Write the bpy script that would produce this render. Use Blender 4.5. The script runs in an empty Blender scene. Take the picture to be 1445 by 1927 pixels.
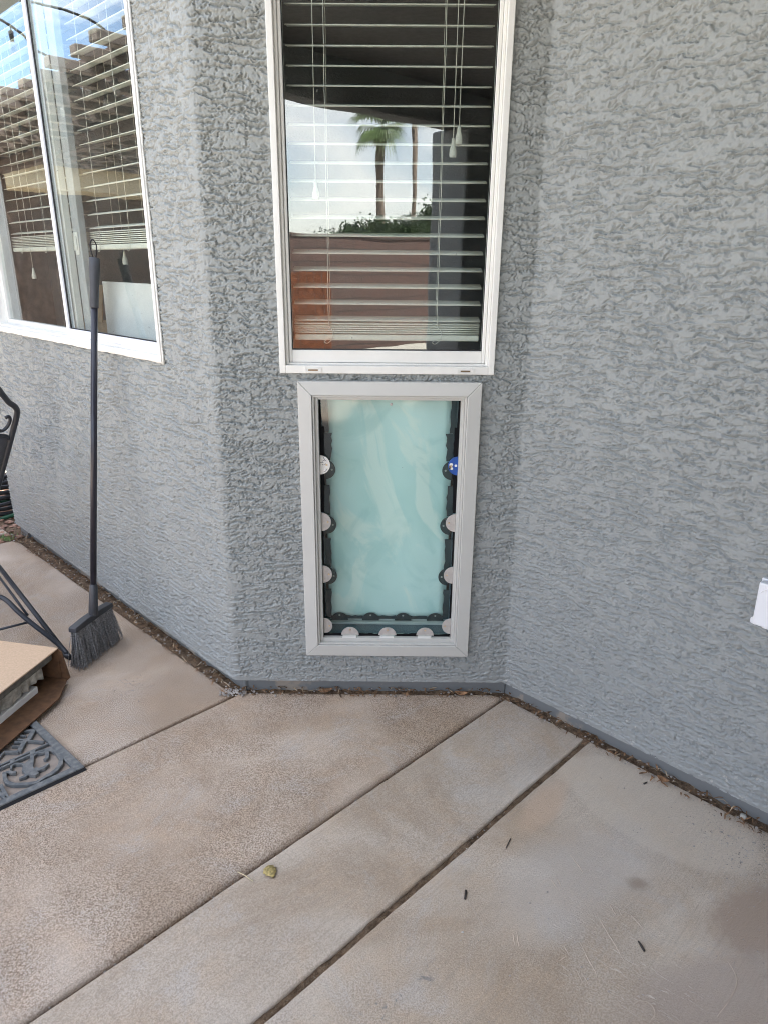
import bpy, math, random
import numpy as np
from mathutils import Vector, Matrix
random.seed(7); RNG = np.random.RandomState(5)
S2 = math.sqrt(2.0); R = math.radians
scene = bpy.context.scene
col = scene.collection

# ------------------------------------------------------------------ camera
cam_d = bpy.data.cameras.new("camera"); cam = bpy.data.objects.new("camera", cam_d); col.objects.link(cam)
cam_d.sensor_fit = 'VERTICAL'; cam_d.sensor_height = 24.0
cam_d.lens = 1311.3 / 1927.0 * 24.0
cam_d.clip_start = 0.02; cam_d.clip_end = 2000
cam.matrix_world = (Matrix.Translation((0, 0, 1.35)) @ Matrix.Rotation(R(0.168), 4, 'Z') @
                    Matrix.Rotation(R(90 - 19.346), 4, 'X') @ Matrix.Rotation(R(0.4756), 4, 'Z'))
scene.camera = cam

# ------------------------------------------------------------------ world, sun, exposure
SUN_EL = R(62); SUN_AZ = R(70)          # compass azimuth of the sun, from +y towards +x (behind the house)
w = bpy.data.worlds.new("World"); scene.world = w; w.use_nodes = True
nt = w.node_tree; nt.nodes.clear()
def wn(t, **k):
    n = nt.nodes.new(t)
    for a, b in k.items(): setattr(n, a, b)
    return n
out = wn('ShaderNodeOutputWorld'); bg = wn('ShaderNodeBackground'); sky = wn('ShaderNodeTexSky')
sky.sky_type = 'NISHITA'; sky.sun_disc = False; sky.sun_elevation = SUN_EL; sky.sun_rotation = SUN_AZ
sky.air_density = 1.0; sky.dust_density = .7; sky.ozone_density = 2.0
tc = wn('ShaderNodeTexCoord'); mp = wn('ShaderNodeMapping'); mp.inputs['Scale'].default_value = (1.0, 1.0, 2.6)
mp.inputs['Location'].default_value = (2.6, 0.2, 0.2)
nz = wn('ShaderNodeTexNoise'); nz.inputs['Scale'].default_value = 2.6; nz.inputs['Detail'].default_value = 9
nz.inputs['Roughness'].default_value = .58; nz.inputs['Distortion'].default_value = .6
rp = wn('ShaderNodeValToRGB'); rp.color_ramp.elements[0].position = .43; rp.color_ramp.elements[1].position = .78
mx = wn('ShaderNodeMix', data_type='RGBA'); mx.inputs['B'].default_value = (10.4, 10.0, 9.3, 1)
nt.links.new(tc.outputs['Generated'], mp.inputs['Vector']); nt.links.new(mp.outputs[0], nz.inputs['Vector'])
nt.links.new(nz.outputs['Fac'], rp.inputs[0]); nt.links.new(rp.outputs[0], mx.inputs['Factor'])
nt.links.new(sky.outputs[0], mx.inputs['A']); nt.links.new(mx.outputs['Result'], bg.inputs[0])
bg.inputs[1].default_value = 0.10
nt.links.new(bg.outputs[0], out.inputs[0])
sd = bpy.data.lights.new("sun", 'SUN'); sd.energy = 5.0; sd.angle = R(0.6); sd.color = (1, .965, .90)
sun = bpy.data.objects.new("sun", sd); col.objects.link(sun)
sv = Vector((math.sin(SUN_AZ) * math.cos(SUN_EL), math.cos(SUN_AZ) * math.cos(SUN_EL), math.sin(SUN_EL)))
sun.rotation_euler = sv.to_track_quat('Z', 'Y').to_euler(); sun.location = (0, 0, 30)
scene.view_settings.view_transform = 'Standard'; scene.view_settings.look = 'None'
scene.view_settings.gamma = 1; scene.view_settings.use_curve_mapping = False
scene.view_settings.exposure = 2.80
scene.cycles.pixel_filter_type = 'BLACKMAN_HARRIS'; scene.cycles.filter_width = 1.0
scene.cycles.use_denoising = True; scene.cycles.denoising_input_passes = 'RGB_ALBEDO_NORMAL'; scene.cycles.denoising_prefilter = 'ACCURATE'

# ------------------------------------------------------------------ helpers
def tag(o, label=None, cat=None, group=None, kind=None):
    if label: o['label'] = label
    if cat: o['category'] = cat
    if group: o['group'] = group
    if kind: o['kind'] = kind
    return o
def empty(name, loc=(0, 0, 0)):
    o = bpy.data.objects.new(name, None); o.location = loc; o.empty_display_size = .05; col.objects.link(o); return o
I4 = Matrix.Identity(4)
class MB:
    def __init__(s, M=I4): s.v = []; s.f = []; s.M = M
    def add(s, vs, fs):
        b = len(s.v); s.v += [tuple(s.M @ Vector(p)) for p in vs]; s.f += [tuple(i + b for i in f) for f in fs]; return s
    def box(s, x0, x1, y0, y1, z0, z1):
        x0, x1 = sorted((x0, x1)); y0, y1 = sorted((y0, y1)); z0, z1 = sorted((z0, z1))
        return s.add([(x0,y0,z0),(x1,y0,z0),(x1,y1,z0),(x0,y1,z0),(x0,y0,z1),(x1,y0,z1),(x1,y1,z1),(x0,y1,z1)],
                     [(0,3,2,1),(4,5,6,7),(0,1,5,4),(1,2,6,5),(2,3,7,6),(3,0,4,7)])
    def prism(s, poly, z0, z1):          # polygon in xy (ccw), extruded in z
        n = len(poly); vs = [(p[0], p[1], z0) for p in poly] + [(p[0], p[1], z1) for p in poly]
        fs = [tuple(range(n - 1, -1, -1)), tuple(range(n, 2 * n))] + [(i, (i + 1) % n, n + (i + 1) % n, n + i) for i in range(n)]
        return s.add(vs, fs)
    def tube(s, pts, rad, n=10, cap=True):
        pts = [Vector(p) for p in pts]; rs = rad if isinstance(rad, (list, tuple)) else [rad] * len(pts)
        vs = []; up = Vector((0, 0, 1)); prev = None
        for i, p in enumerate(pts):
            t = (pts[min(i + 1, len(pts) - 1)] - pts[max(i - 1, 0)]).normalized()
            if prev is None:
                a = t.cross(up) if abs(t.z) < .95 else t.cross(Vector((1, 0, 0)))
            else: a = prev - t * prev.dot(t)
            a.normalize(); prev = a; b = t.cross(a)
            for k in range(n):
                q = 2 * math.pi * k / n; vs.append(p + (a * math.cos(q) + b * math.sin(q)) * rs[i])
        fs = [(i*n+k, i*n+(k+1) % n, (i+1)*n+(k+1) % n, (i+1)*n+k) for i in range(len(pts)-1) for k in range(n)]
        if cap: fs += [tuple(range(n-1, -1, -1)), tuple(range((len(pts)-1)*n, len(pts)*n))]
        return s.add([tuple(v) for v in vs], fs)
    def lathe(s, prof, c=(0, 0), n=24):  # prof: (r,z)
        vs = [(c[0]+r*math.cos(2*math.pi*k/n), c[1]+r*math.sin(2*math.pi*k/n), z) for r, z in prof for k in range(n)]
        fs = [(i*n+k, i*n+(k+1) % n, (i+1)*n+(k+1) % n, (i+1)*n+k) for i in range(len(prof)-1) for k in range(n)]
        fs += [tuple(range(n-1, -1, -1)), tuple(range((len(prof)-1)*n, len(prof)*n))]
        return s.add(vs, fs)
    def build(s, name, mat, parent=None, smooth=False, bevel=0, seg=2):
        me = bpy.data.meshes.new(name); me.from_pydata(s.v, [], s.f)
        o = bpy.data.objects.new(name, me); col.objects.link(o); me.materials.append(mat)
        if parent: o.parent = parent; o.matrix_parent_inverse = Matrix.Translation(-parent.location)
        import bmesh
        bm = bmesh.new(); bm.from_mesh(me); bmesh.ops.recalc_face_normals(bm, faces=bm.faces); bm.to_mesh(me); bm.free()
        if smooth: me.polygons.foreach_set('use_smooth', [True] * len(me.polygons))
        if bevel:
            b = o.modifiers.new('bevel', 'BEVEL'); b.width = bevel; b.segments = seg; b.limit_method = 'ANGLE'; b.angle_limit = R(40)
            b.harden_normals = False
        return o
def smooth_path(pts, n=6):               # Catmull-Rom
    P = [Vector(p) for p in pts]; P = [P[0]*2-P[1]] + P + [P[-1]*2-P[-2]]; o = []
    for i in range(1, len(P)-2):
        for k in range(n):
            t = k/n; a, b, c, d = P[i-1:i+3]
            o.append(.5*((2*b)+(c-a)*t+(2*a-5*b+4*c-d)*t*t+(3*b-a-3*c+d)*t**3))
    o.append(P[-2]); return o

# ------------------------------------------------------------------ materials
class Mt:
    def __init__(s, name, color=(.5,.5,.5), rough=.6, metal=0, spec=.5):
        s.m = bpy.data.materials.new(name); s.m.use_nodes = True; s.t = s.m.node_tree
        s.b = s.t.nodes['Principled BSDF']; s.b.inputs['Base Color'].default_value = (*color, 1)
        s.b.inputs['Roughness'].default_value = rough; s.b.inputs['Metallic'].default_value = metal
        s.b.inputs['Specular IOR Level'].default_value = spec
        s.out = s.t.nodes['Material Output']; s.co = s.n('ShaderNodeTexCoord').outputs['Object']; s.h = None
    def n(s, t, **k):
        x = s.t.nodes.new(t)
        for a, b in k.items(): setattr(x, a, b)
        return x
    def L(s, a, b): s.t.links.new(a, b)
    def noise(s, scale, detail=4, rough=.55, dist=0, vec=None, sc=None, rot=None):
        n = s.n('ShaderNodeTexNoise'); n.inputs['Scale'].default_value = scale; n.inputs['Detail'].default_value = detail
        n.inputs['Roughness'].default_value = rough; n.inputs['Distortion'].default_value = dist
        v = vec or s.co
        if sc or rot:
            for key, val in (('Rotation', rot), ('Scale', sc)):     # turn first, then stretch
                if val:
                    m = s.n('ShaderNodeMapping'); m.inputs[key].default_value = val; s.L(v, m.inputs[0]); v = m.outputs[0]
        s.L(v, n.inputs['Vector']); return n.outputs['Fac']
    def ramp(s, f, p0, p1, c0=(0,0,0,1), c1=(1,1,1,1)):
        r = s.n('ShaderNodeMapRange'); r.inputs['From Min'].default_value = p0; r.inputs['From Max'].default_value = p1
        r.interpolation_type = 'SMOOTHSTEP'; s.L(f, r.inputs['Value']); return r.outputs['Result']
    def math(s, op, a, b=0.0):
        m = s.n('ShaderNodeMath', operation=op)
        for i, x in enumerate((a, b)):
            if isinstance(x, (int, float)): m.inputs[i].default_value = x
            else: s.L(x, m.inputs[i])
        return m.outputs[0]
    def mix(s, f, a, b, mode='MIX'):
        m = s.n('ShaderNodeMix', data_type='RGBA', blend_type=mode)
        for k, x in (('Factor', f), ('A', a), ('B', b)):
            if isinstance(x, (int, float)): m.inputs[k].default_value = x
            elif isinstance(x, tuple): m.inputs[k].default_value = (*x, 1) if len(x) == 3 else x
            else: s.L(x, m.inputs[k])
        return m.outputs['Result']
    def col(s, c): s.L(c, s.b.inputs['Base Color']); return s
    def bump(s, f, strength=.3, dist=.002):
        b = s.n('ShaderNodeBump'); b.inputs['Strength'].default_value = strength; b.inputs['Distance'].default_value = dist
        s.L(f, b.inputs['Height'])
        if s.h: s.L(s.h, b.inputs['Normal'])
        s.h = b.outputs[0]; s.L(s.h, s.b.inputs['Normal']); return s
    def blob(s, x, y, rx, ry, warp, edge=.25, ang=0):  # soft-edged stain of its own shape on the ground, 1 inside
        m = s.n('ShaderNodeMapping', vector_type='TEXTURE'); m.inputs['Location'].default_value = (x, y, 0)
        m.inputs['Scale'].default_value = (rx, ry, 1000); m.inputs['Rotation'].default_value = (0, 0, ang); s.L(s.co, m.inputs[0])
        l = s.n('ShaderNodeVectorMath', operation='LENGTH'); s.L(m.outputs[0], l.inputs[0])
        d = s.math('ADD', l.outputs['Value'], s.math('MULTIPLY', s.math('SUBTRACT', warp, .5), .9))
        return s.ramp(d, 1.0, 1.0 - edge)

def simple(name, color, rough=.6, metal=0, var=.12, scale=30, spec=.5, bump=0, bscale=200):
    m = Mt(name, color, rough, metal, spec); f = m.noise(scale, 5)
    c0 = tuple(x*(1-var) for x in color); c1 = tuple(min(1, x*(1+var)) for x in color)
    m.col(m.mix(m.ramp(f, .3, .7), c0, c1))
    rr = m.math('ADD', m.math('MULTIPLY', f, .12), rough-.06); m.L(rr, m.b.inputs['Roughness'])
    if bump: m.bump(m.noise(bscale, 3), bump, .001)
    return m.m

def stucco_mat(name, c, fine=True):
    m = Mt(name, c, .55, 0, .4)
    big = m.noise(1.6, 4); mid = m.noise(22, 4)
    a = m.mix(m.ramp(big, .3, .7), tuple(x*.95 for x in c), tuple(x*1.05 for x in c))
    a = m.mix(m.math('MULTIPLY', m.ramp(mid, .35, .75), .25), a, tuple(x*1.12 for x in c))
    # pale scuffs and plaster dust near the foot of the wall
    sep = m.n('ShaderNodeSeparateXYZ'); m.L(m.co, sep.inputs[0])
    low = m.ramp(sep.outputs['Z'], .35, .05); sp = m.ramp(m.noise(55, 5, .7), .60, .68)
    a = m.mix(m.math('MULTIPLY', m.math('MULTIPLY', low, sp), .55), a, (.60, .57, .52))
    m.col(a)
    if fine: m.bump(m.noise(520, 3, .6), .35, .0012); m.bump(m.noise(170, 4, .6), .3, .002)
    else: m.bump(m.noise(38, 6, .65, sc=(1, 1, 2)), .9, .01); m.bump(m.noise(150, 3), .5, .003)
    return m.m
M = {}
M['stucco'] = stucco_mat('grey_stucco', (.302, .318, .308))
M['stucco_far'] = stucco_mat('grey_stucco_far', (.29, .305, .305), False)
M['plinth'] = simple('painted_concrete_footing', (.19, .20, .20), .7, var=.15, scale=18, bump=.3, bscale=160)
m = Mt('painted_footing', (.19, .20, .20), .75); m.col(m.mix(m.ramp(m.noise(5, 5, .6), .56, .62), (.19, .20, .20), (.33, .29, .24))); m.bump(m.noise(160, 3), .3, .001); M['plinth'] = m.m
M['white'] = simple('white_vinyl', (.80, .79, .74), .35, var=.03, scale=12)
M['white_cool'] = simple('white_vinyl_cool', (.80, .81, .83), .32, var=.02, scale=12)
M['track'] = simple('window_track_grey_vinyl', (.45, .46, .46), .5, var=.08)  # plain grey vinyl of the interior stile and left reveal
M['gasket'] = simple('black_gasket', (.02, .02, .022), .6)
M['petframe'] = simple('almond_grey_aluminium', (.548, .545, .51), .36, 0, var=.025, scale=6)
M['blind'] = simple('cream_blind_slat', (.78, .765, .67), .45, var=.04, scale=40)
M['cord'] = simple('cream_cord', (.70, .68, .60), .7)
M['black_pile'] = simple('black_pile_weatherstrip', (.006, .006, .007), .9, spec=.2, bump=.6, bscale=400)
M['dark_teal'] = simple('dark_inner_strip', (.030, .045, .052), .5, bump=.5, bscale=120)
M['tunnel'] = simple('tunnel_liner', (.13, .16, .18), .8, var=.5, scale=420, bump=.6, bscale=400)
M['disc'] = simple('magnet_disc_steel', (.50, .47, .44), .42, .25, var=.08, scale=90)
M['disc_back'] = simple('magnet_disc_back', (.045, .06, .065), .35, .3)
M['brass'] = simple('brass_rivet', (.62, .50, .33), .3, .6)
M['black_metal'] = simple('black_powder_coat', (.026, .030, .038), .42, 0, bump=.15, bscale=500)
M['broom_dark'] = simple('charcoal_broom_plastic', (.045, .048, .055), .42, var=.1)
M['broom_grip'] = simple('dark_grip_rubber', (.055, .058, .065), .6)
M['broom_pole'] = simple('navy_black_pole', (.022, .022, .032), .33)
M['bristle'] = simple('grey_bristle', (.27, .27, .275), .5, var=.7, scale=230)
M['interior'] = simple('interior_paint', (.20, .19, .18), .8)
M['int_white'] = simple('interior_white_panel', (.84, .83, .80), .6, var=.05, scale=8)
M['int_box'] = simple('interior_cardboard', (.50, .36, .23), .8)
M['fascia'] = simple('dark_painted_soffit', (.085, .082, .085), .8, var=.15, scale=5, bump=.4, bscale=60)
M['wood_dark'] = simple('brown_stained_timber', (.085, .055, .042), .7, var=.3, scale=14)
M['wood_mid'] = simple('pale_weathered_timber', (.15, .12, .10), .7, var=.15, scale=10)
M['tan'] = simple('tan_stucco_beam', (.50, .40, .25), .8, var=.06)
M['foliage'] = simple('dark_green_leaf', (.045, .075, .025), .6, var=.6, scale=3)
M['palm_leaf'] = simple('palm_frond_green', (.10, .15, .045), .55, var=.4, scale=2)
M['palm_dead'] = simple('dry_palm_skirt', (.24, .16, .09), .8, var=.4, scale=4)
M['bark'] = simple('palm_bark', (.16, .12, .09), .9, var=.3, scale=6)
M['deep_green'] = simple('green_hose', (.02, .09, .045), .4)

def glass(name, k=2.0, dust=.02, tint=(.93, .96, .95), wob=.15, rough=0.0):
    m = Mt(name); t = m.t; t.nodes.remove(m.b)
    geo = m.n('ShaderNodeNewGeometry')
    bp = m.n('ShaderNodeBump'); bp.inputs['Strength'].default_value = wob; bp.inputs['Distance'].default_value = .004
    m.L(m.noise(3.2, 2), bp.inputs['Height'])
    dp = m.n('ShaderNodeVectorMath', operation='DOT_PRODUCT'); m.L(geo.outputs['Normal'], dp.inputs[0]); m.L(geo.outputs['Incoming'], dp.inputs[1])
    c = m.math('ABSOLUTE', dp.outputs['Value']); q = m.math('POWER', m.math('SUBTRACT', 1.0, c), 5.0)
    fr = m.math('MULTIPLY', m.math('ADD', m.math('MULTIPLY', q, .96), .04), k); fr = m.math('MINIMUM', fr, .92)
    tr = m.n('ShaderNodeBsdfTransparent'); tr.inputs[0].default_value = (*tint, 1)
    gl = m.n('ShaderNodeBsdfGlossy'); gl.inputs['Roughness'].default_value = rough; gl.inputs[0].default_value = (1, 1, 1, 1); m.L(bp.outputs[0], gl.inputs['Normal'])
    a = m.n('ShaderNodeMixShader'); m.L(fr, a.inputs[0]); m.L(tr.outputs[0], a.inputs[1]); m.L(gl.outputs[0], a.inputs[2])
    df = m.n('ShaderNodeBsdfDiffuse'); df.inputs[0].default_value = (.7, .68, .64, 1)
    sp = m.ramp(m.noise(95, 2, .5), .755, .80)
    dd = m.math('ADD', m.math('MULTIPLY', m.ramp(m.noise(5, 5), .35, .8), dust), m.math('MULTIPLY', sp, .35))
    b = m.n('ShaderNodeMixShader'); m.L(dd, b.inputs[0]); m.L(a.outputs[0], b.inputs[1]); m.L(df.outputs[0], b.inputs[2])
    m.L(b.outputs[0], m.out.inputs[0]); return m.m
M['glass'] = glass('window_glass', 2.1, .012)
M['glass_left'] = glass('sliding_window_glass', 1.35, .02)
M['flap'] = glass('clear_tinted_flap', 1.3, .0, (.80, .92, .905), .35, .06)

# pale aqua inner flap, reflections off front-flap scratches painted in as milky streaks
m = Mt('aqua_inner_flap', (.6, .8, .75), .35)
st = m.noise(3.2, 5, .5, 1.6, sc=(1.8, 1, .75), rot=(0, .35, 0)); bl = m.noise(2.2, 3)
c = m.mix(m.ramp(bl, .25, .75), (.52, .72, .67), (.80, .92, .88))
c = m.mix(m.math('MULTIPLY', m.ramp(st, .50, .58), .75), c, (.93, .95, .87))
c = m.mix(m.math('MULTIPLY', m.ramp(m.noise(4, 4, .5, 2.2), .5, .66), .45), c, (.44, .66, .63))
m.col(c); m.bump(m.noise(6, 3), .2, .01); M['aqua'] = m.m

# doormat rubber
m = Mt('grey_cast_rubber', (.10, .11, .115), .75)
f = m.noise(60, 5); m.col(m.mix(m.ramp(f, .35, .7), (.115, .125, .13), (.205, .205, .20))); m.bump(m.noise(300, 3), .5, .001); M['rubber'] = m.m
M['rubber_side'] = simple('black_rubber', (.02, .021, .024), .8)

# cardboard
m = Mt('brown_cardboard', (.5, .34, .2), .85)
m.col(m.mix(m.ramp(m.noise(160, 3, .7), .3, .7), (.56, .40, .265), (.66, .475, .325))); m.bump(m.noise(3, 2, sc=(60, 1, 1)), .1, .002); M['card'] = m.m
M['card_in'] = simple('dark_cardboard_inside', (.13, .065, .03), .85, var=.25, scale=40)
M['foam'] = simple('grey_packing_foam', (.38, .36, .31), .8, var=.35, scale=45, bump=1, bscale=60)
M['foam_dark'] = simple('dark_packing_board', (.13, .125, .11), .8, var=.3, scale=50)

# concrete paving: one procedural material in world space
def concrete(name, base, smooth=0.0, seed=0.0, right=False):
    m = Mt(name, base, .78, 0, .35)
    wv = m.noise(3.0, 5)
    off = m.n('ShaderNodeVectorMath', operation='ADD'); off.inputs[1].default_value = (seed, seed*.7, 0); m.L(m.co, off.inputs[0]); V = off.outputs[0]
    big = m.noise(2.1, 6, .6, .6, V); mid = m.noise(9, 5, .6, .3, V); sp = m.noise(260, 3, .75, 0, V); sp2 = m.noise(640, 2, .7, 0, V)
    brush = m.noise(9, 4, .6, .3, V, sc=(.9, 22, 1), rot=(0, 0, R(-45)))
    lo = tuple(x*f for x, f in zip(base, (.78, .72, .66))); hi = tuple(x*f for x, f in zip(base, (1.10, 1.13, 1.18)))
    c = m.mix(m.ramp(big, .36, .64), lo, hi)
    c = m.mix(m.math('MULTIPLY', m.ramp(mid, .45, .7), .45), c, (base[0]*1.02, base[1]*.90, base[2]*.78))
    c = m.mix(m.math('MULTIPLY', m.ramp(m.noise(4.3, 7, .7, 1.2, V), .50, .66), .48), c, (.56, .53, .50)); c = m.mix(m.math('MULTIPLY', m.ramp(m.noise(14, 7, .75, 1.0, V), .56, .68), .35), c, tuple(x*.62 for x in base))
    k = .95*(1-smooth*.8)
    msk = m.ramp(m.noise(3.3, 4, .5, .4, V), .25, .6)
    c = m.mix(m.math('MULTIPLY', m.math('MULTIPLY', m.ramp(sp, .46, .57), msk), k), c, (base[0]*.33, base[1]*.27, base[2]*.22))
    c = m.mix(m.math('MULTIPLY', m.ramp(m.noise(120, 5, .75, 0, V), .54, .66), .42*(1-smooth*.35)), c, tuple(x*.55 for x in base))
    c = m.mix(m.math('MULTIPLY', m.ramp(sp2, .56, .66), .7*(1-smooth*.6)), c, tuple(min(1, x*1.45) for x in base))
    c = m.mix(m.math('MULTIPLY', m.ramp(sp2, .45, .34), .7*(1-smooth*.7)), c, tuple(x*.45 for x in base))
    c = m.mix(m.math('MULTIPLY', m.ramp(brush, .48, .66), .34), c, tuple(x*.66 for x in base))
    if right:
        dust = m.blob(.72, 1.50, .26, .17, wv, .16, R(-42)); c = m.mix(m.math('MULTIPLY', dust, .52), c, (.66, .575, .475))
        dust2 = m.blob(.48, 1.28, .34, .17, m.noise(2.2, 4), .7, R(30)); c = m.mix(m.math('MULTIPLY', dust2, .55), c, (.60, .55, .50))
        o1 = m.blob(.425, 1.49, .055, .15, wv, .5, R(-38)); c = m.mix(m.math('MULTIPLY', o1, .65), c, (.60, .44, .32))
        s1 = m.blob(.594, 1.248, .040, .030, m.noise(34, 5, .7), .8); c = m.mix(m.math('MULTIPLY', s1, .85), c, (.34, .27, .21))
        s2 = m.blob(.85, 1.15, .19, .11, m.noise(9, 6, .7), .45, R(25)); c = m.mix(m.math('MULTIPLY', s2, .85), c, (.40, .305, .235))
        s3 = m.blob(.66, .98, .30, .10, m.noise(3.2, 5), .6, R(10)); c = m.mix(m.math('MULTIPLY', s3, .65), c, (.41, .335, .285))
        s4 = m.ramp(m.noise(26, 4, .7, .5), .60, .68); z4 = m.blob(.02, 1.00, .12, .10, m.noise(9, 3), .6)
        c = m.mix(m.math('MULTIPLY', m.math('MULTIPLY', s4, z4), .8), c, (.20, .20, .20))
        # smeared, scraped ridges in the dried dust
        scr = m.noise(26, 3, .6, 1.2, m.co, sc=(1, 7, 1), rot=(0, 0, R(38))); zs = m.blob(.50, 1.06, .20, .20, m.noise(3, 3), .6)
        c = m.mix(m.math('MULTIPLY', m.math('MULTIPLY', m.ramp(scr, .60, .68), zs), .8), c, (.72, .66, .58))
        m.bump(m.math('MULTIPLY', m.ramp(scr, .55, .72), zs), .5, .003)
    m.col(c)
    m.bump(brush, .5*(1-smooth*.4), .003); m.bump(sp, .9*(1-smooth*.5), .0025); m.bump(mid, .35, .006)
    return m.m
M['slab_a'] = concrete('patio_concrete_far', (.580, .475, .378), 0.0, 0)
M['slab_b'] = concrete('patio_concrete_middle', (.580, .470, .370), 0.05, 3.3)
M['slab_c'] = concrete('patio_concrete_strip', (.555, .470, .380), .75, 6.1)
M['slab_d'] = concrete('patio_concrete_right', (.570, .478, .380), .70, 0.0, True)
m = Mt('brown_soil', (.2, .13, .08), .95, 0, .2); f = m.noise(55, 6, .7)
c = m.mix(m.ramp(f, .3, .7), (.085, .055, .035), (.27, .185, .12)); c = m.mix(m.math('MULTIPLY', m.ramp(m.noise(500, 2), .6, .7), .6), c, (.42, .36, .30))
m.col(c); m.bump(f, 1, .012); m.bump(m.noise(300, 3), .8, .003); M['soil'] = m.m
m = Mt('yard_gravel', (.38, .30, .23), .9); f = m.noise(30, 6, .7); m.col(m.mix(m.ramp(f, .3, .7), (.34, .32, .275), (.48, .455, .40))); M['yard'] = m.m
# brown block wall of the yard, with mortar joints
m = Mt('brown_block_wall', (.2, .13, .1), .85)
mp_ = m.n('ShaderNodeMapping'); mp_.inputs['Rotation'].default_value = (R(90), 0, 0)
cmb = m.n('ShaderNodeCombineXYZ'); sp_ = m.n('ShaderNodeSeparateXYZ'); m.L(m.co, sp_.inputs[0])
m.L(m.math('MULTIPLY', m.math('SUBTRACT', sp_.outputs['X'], sp_.outputs['Y']), .7071), cmb.inputs[0]); m.L(sp_.outputs['Z'], cmb.inputs[1])
br = m.n('ShaderNodeTexBrick'); m.L(cmb.outputs[0], br.inputs['Vector']); br.inputs['Scale'].default_value = 1
br.inputs['Brick Width'].default_value = .41; br.inputs['Row Height'].default_value = .205; br.inputs['Mortar Size'].default_value = .012
br.inputs['Color1'].default_value = (.105, .058, .046, 1); br.inputs['Color2'].default_value = (.095, .058, .047, 1); br.inputs['Mortar'].default_value = (.055, .038, .032, 1)
m.col(br.outputs['Color']); M['block'] = m.m

# ------------------------------------------------------------------ the house: bay wall of rough grey stucco
XL, XR, D = -.500, .395, 2.0
ML = Matrix.Translation((XL, D, 0)) @ Matrix.Rotation(R(-45), 4, 'Z')     # local x right along the left wall, y into the wall
MR = Matrix.Translation((XR, D, 0)) @ Matrix.Rotation(R(-45), 4, 'Z')     # right wall: local x = distance from the corner
UW = 2.10                                                                  # length of the left wall
house = empty('house', (0, 2.0, 0)); tag(house, 'grey stucco house bay with angled walls, two white windows and a pet door', 'house')

def path(rl=.045, rr=.012, uend=UW, vend=1.30):
    """plan of the stucco face: list of (x, y, nx, ny) about 2.6 mm apart"""
    def arc(c, p_in, d_in, d_out, r):   # fillet at corner p between directions
        pass
    dl = Vector((1, -1)).normalized(); dc = Vector((1, 0)); dr = Vector((1, -1)).normalized(); db = Vector((-1, -1)).normalized()
    A0 = Vector((XL, D)) - dl*uend; A = Vector((XL, D)); B = Vector((XR, D)); C = B + dr*vend
    Zb = A0 - db*.35
    raw = [Zb, A0, A, B, C]; rad = [0, .03, rl, rr, 0]; pts = [raw[0]]
    for i in (1, 2, 3):
        p = raw[i]; a = (raw[i-1]-p).normalized(); b = (raw[i+1]-p).normalized(); r = rad[i]
        ang = a.angle(b); t = r/math.tan(ang/2); c = p + (a+b).normalized()*(r/math.sin(ang/2))
        s0 = p+a*t; s1 = p+b*t; n = 14
        v0 = s0-c; v1 = s1-c
        for k in range(n+1):
            q = k/n; v = (v0*(1-q)+v1*q).normalized()*r; pts.append(c+v)
    pts.append(raw[4]); P = np.array([(p.x, p.y) for p in pts])
    seg = np.hypot(*np.diff(P, axis=0).T); s = np.concatenate([[0], np.cumsum(seg)])
    N = int(s[-1]/.0023); ss = np.linspace(0, s[-1], N)
    X = np.interp(ss, s, P[:, 0]); Y = np.interp(ss, s, P[:, 1])
    tx = np.gradient(X, ss); ty = np.gradient(Y, ss); k = np.ones(5)/5
    tx = np.convolve(np.pad(tx, 2, 'edge'), k, 'valid'); ty = np.convolve(np.pad(ty, 2, 'edge'), k, 'valid')
    l = np.hypot(tx, ty); return ss, X, Y, ty/l, -tx/l
def perlin(x, y, seed=0):
    r = np.random.RandomState(seed); g = r.rand(256, 256)*2*np.pi; gx, gy = np.cos(g), np.sin(g)
    xi = np.floor(x).astype(np.int64); yi = np.floor(y).astype(np.int64); xf = x-xi; yf = y-yi
    u = xf*xf*xf*(xf*(xf*6-15)+10); v = yf*yf*yf*(yf*(yf*6-15)+10)
    def d(a, b): i, j = (xi+a) & 255, (yi+b) & 255; return gx[i, j]*(xf-a)+gy[i, j]*(yf-b)
    return ((d(0, 0)*(1-u)+d(1, 0)*u)*(1-v)+(d(0, 1)*(1-u)+d(1, 1)*u)*v)*1.5
def sst(a, b, x): t = np.clip((x-a)/(b-a), 0, 1); return t*t*(3-2*t)
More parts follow.
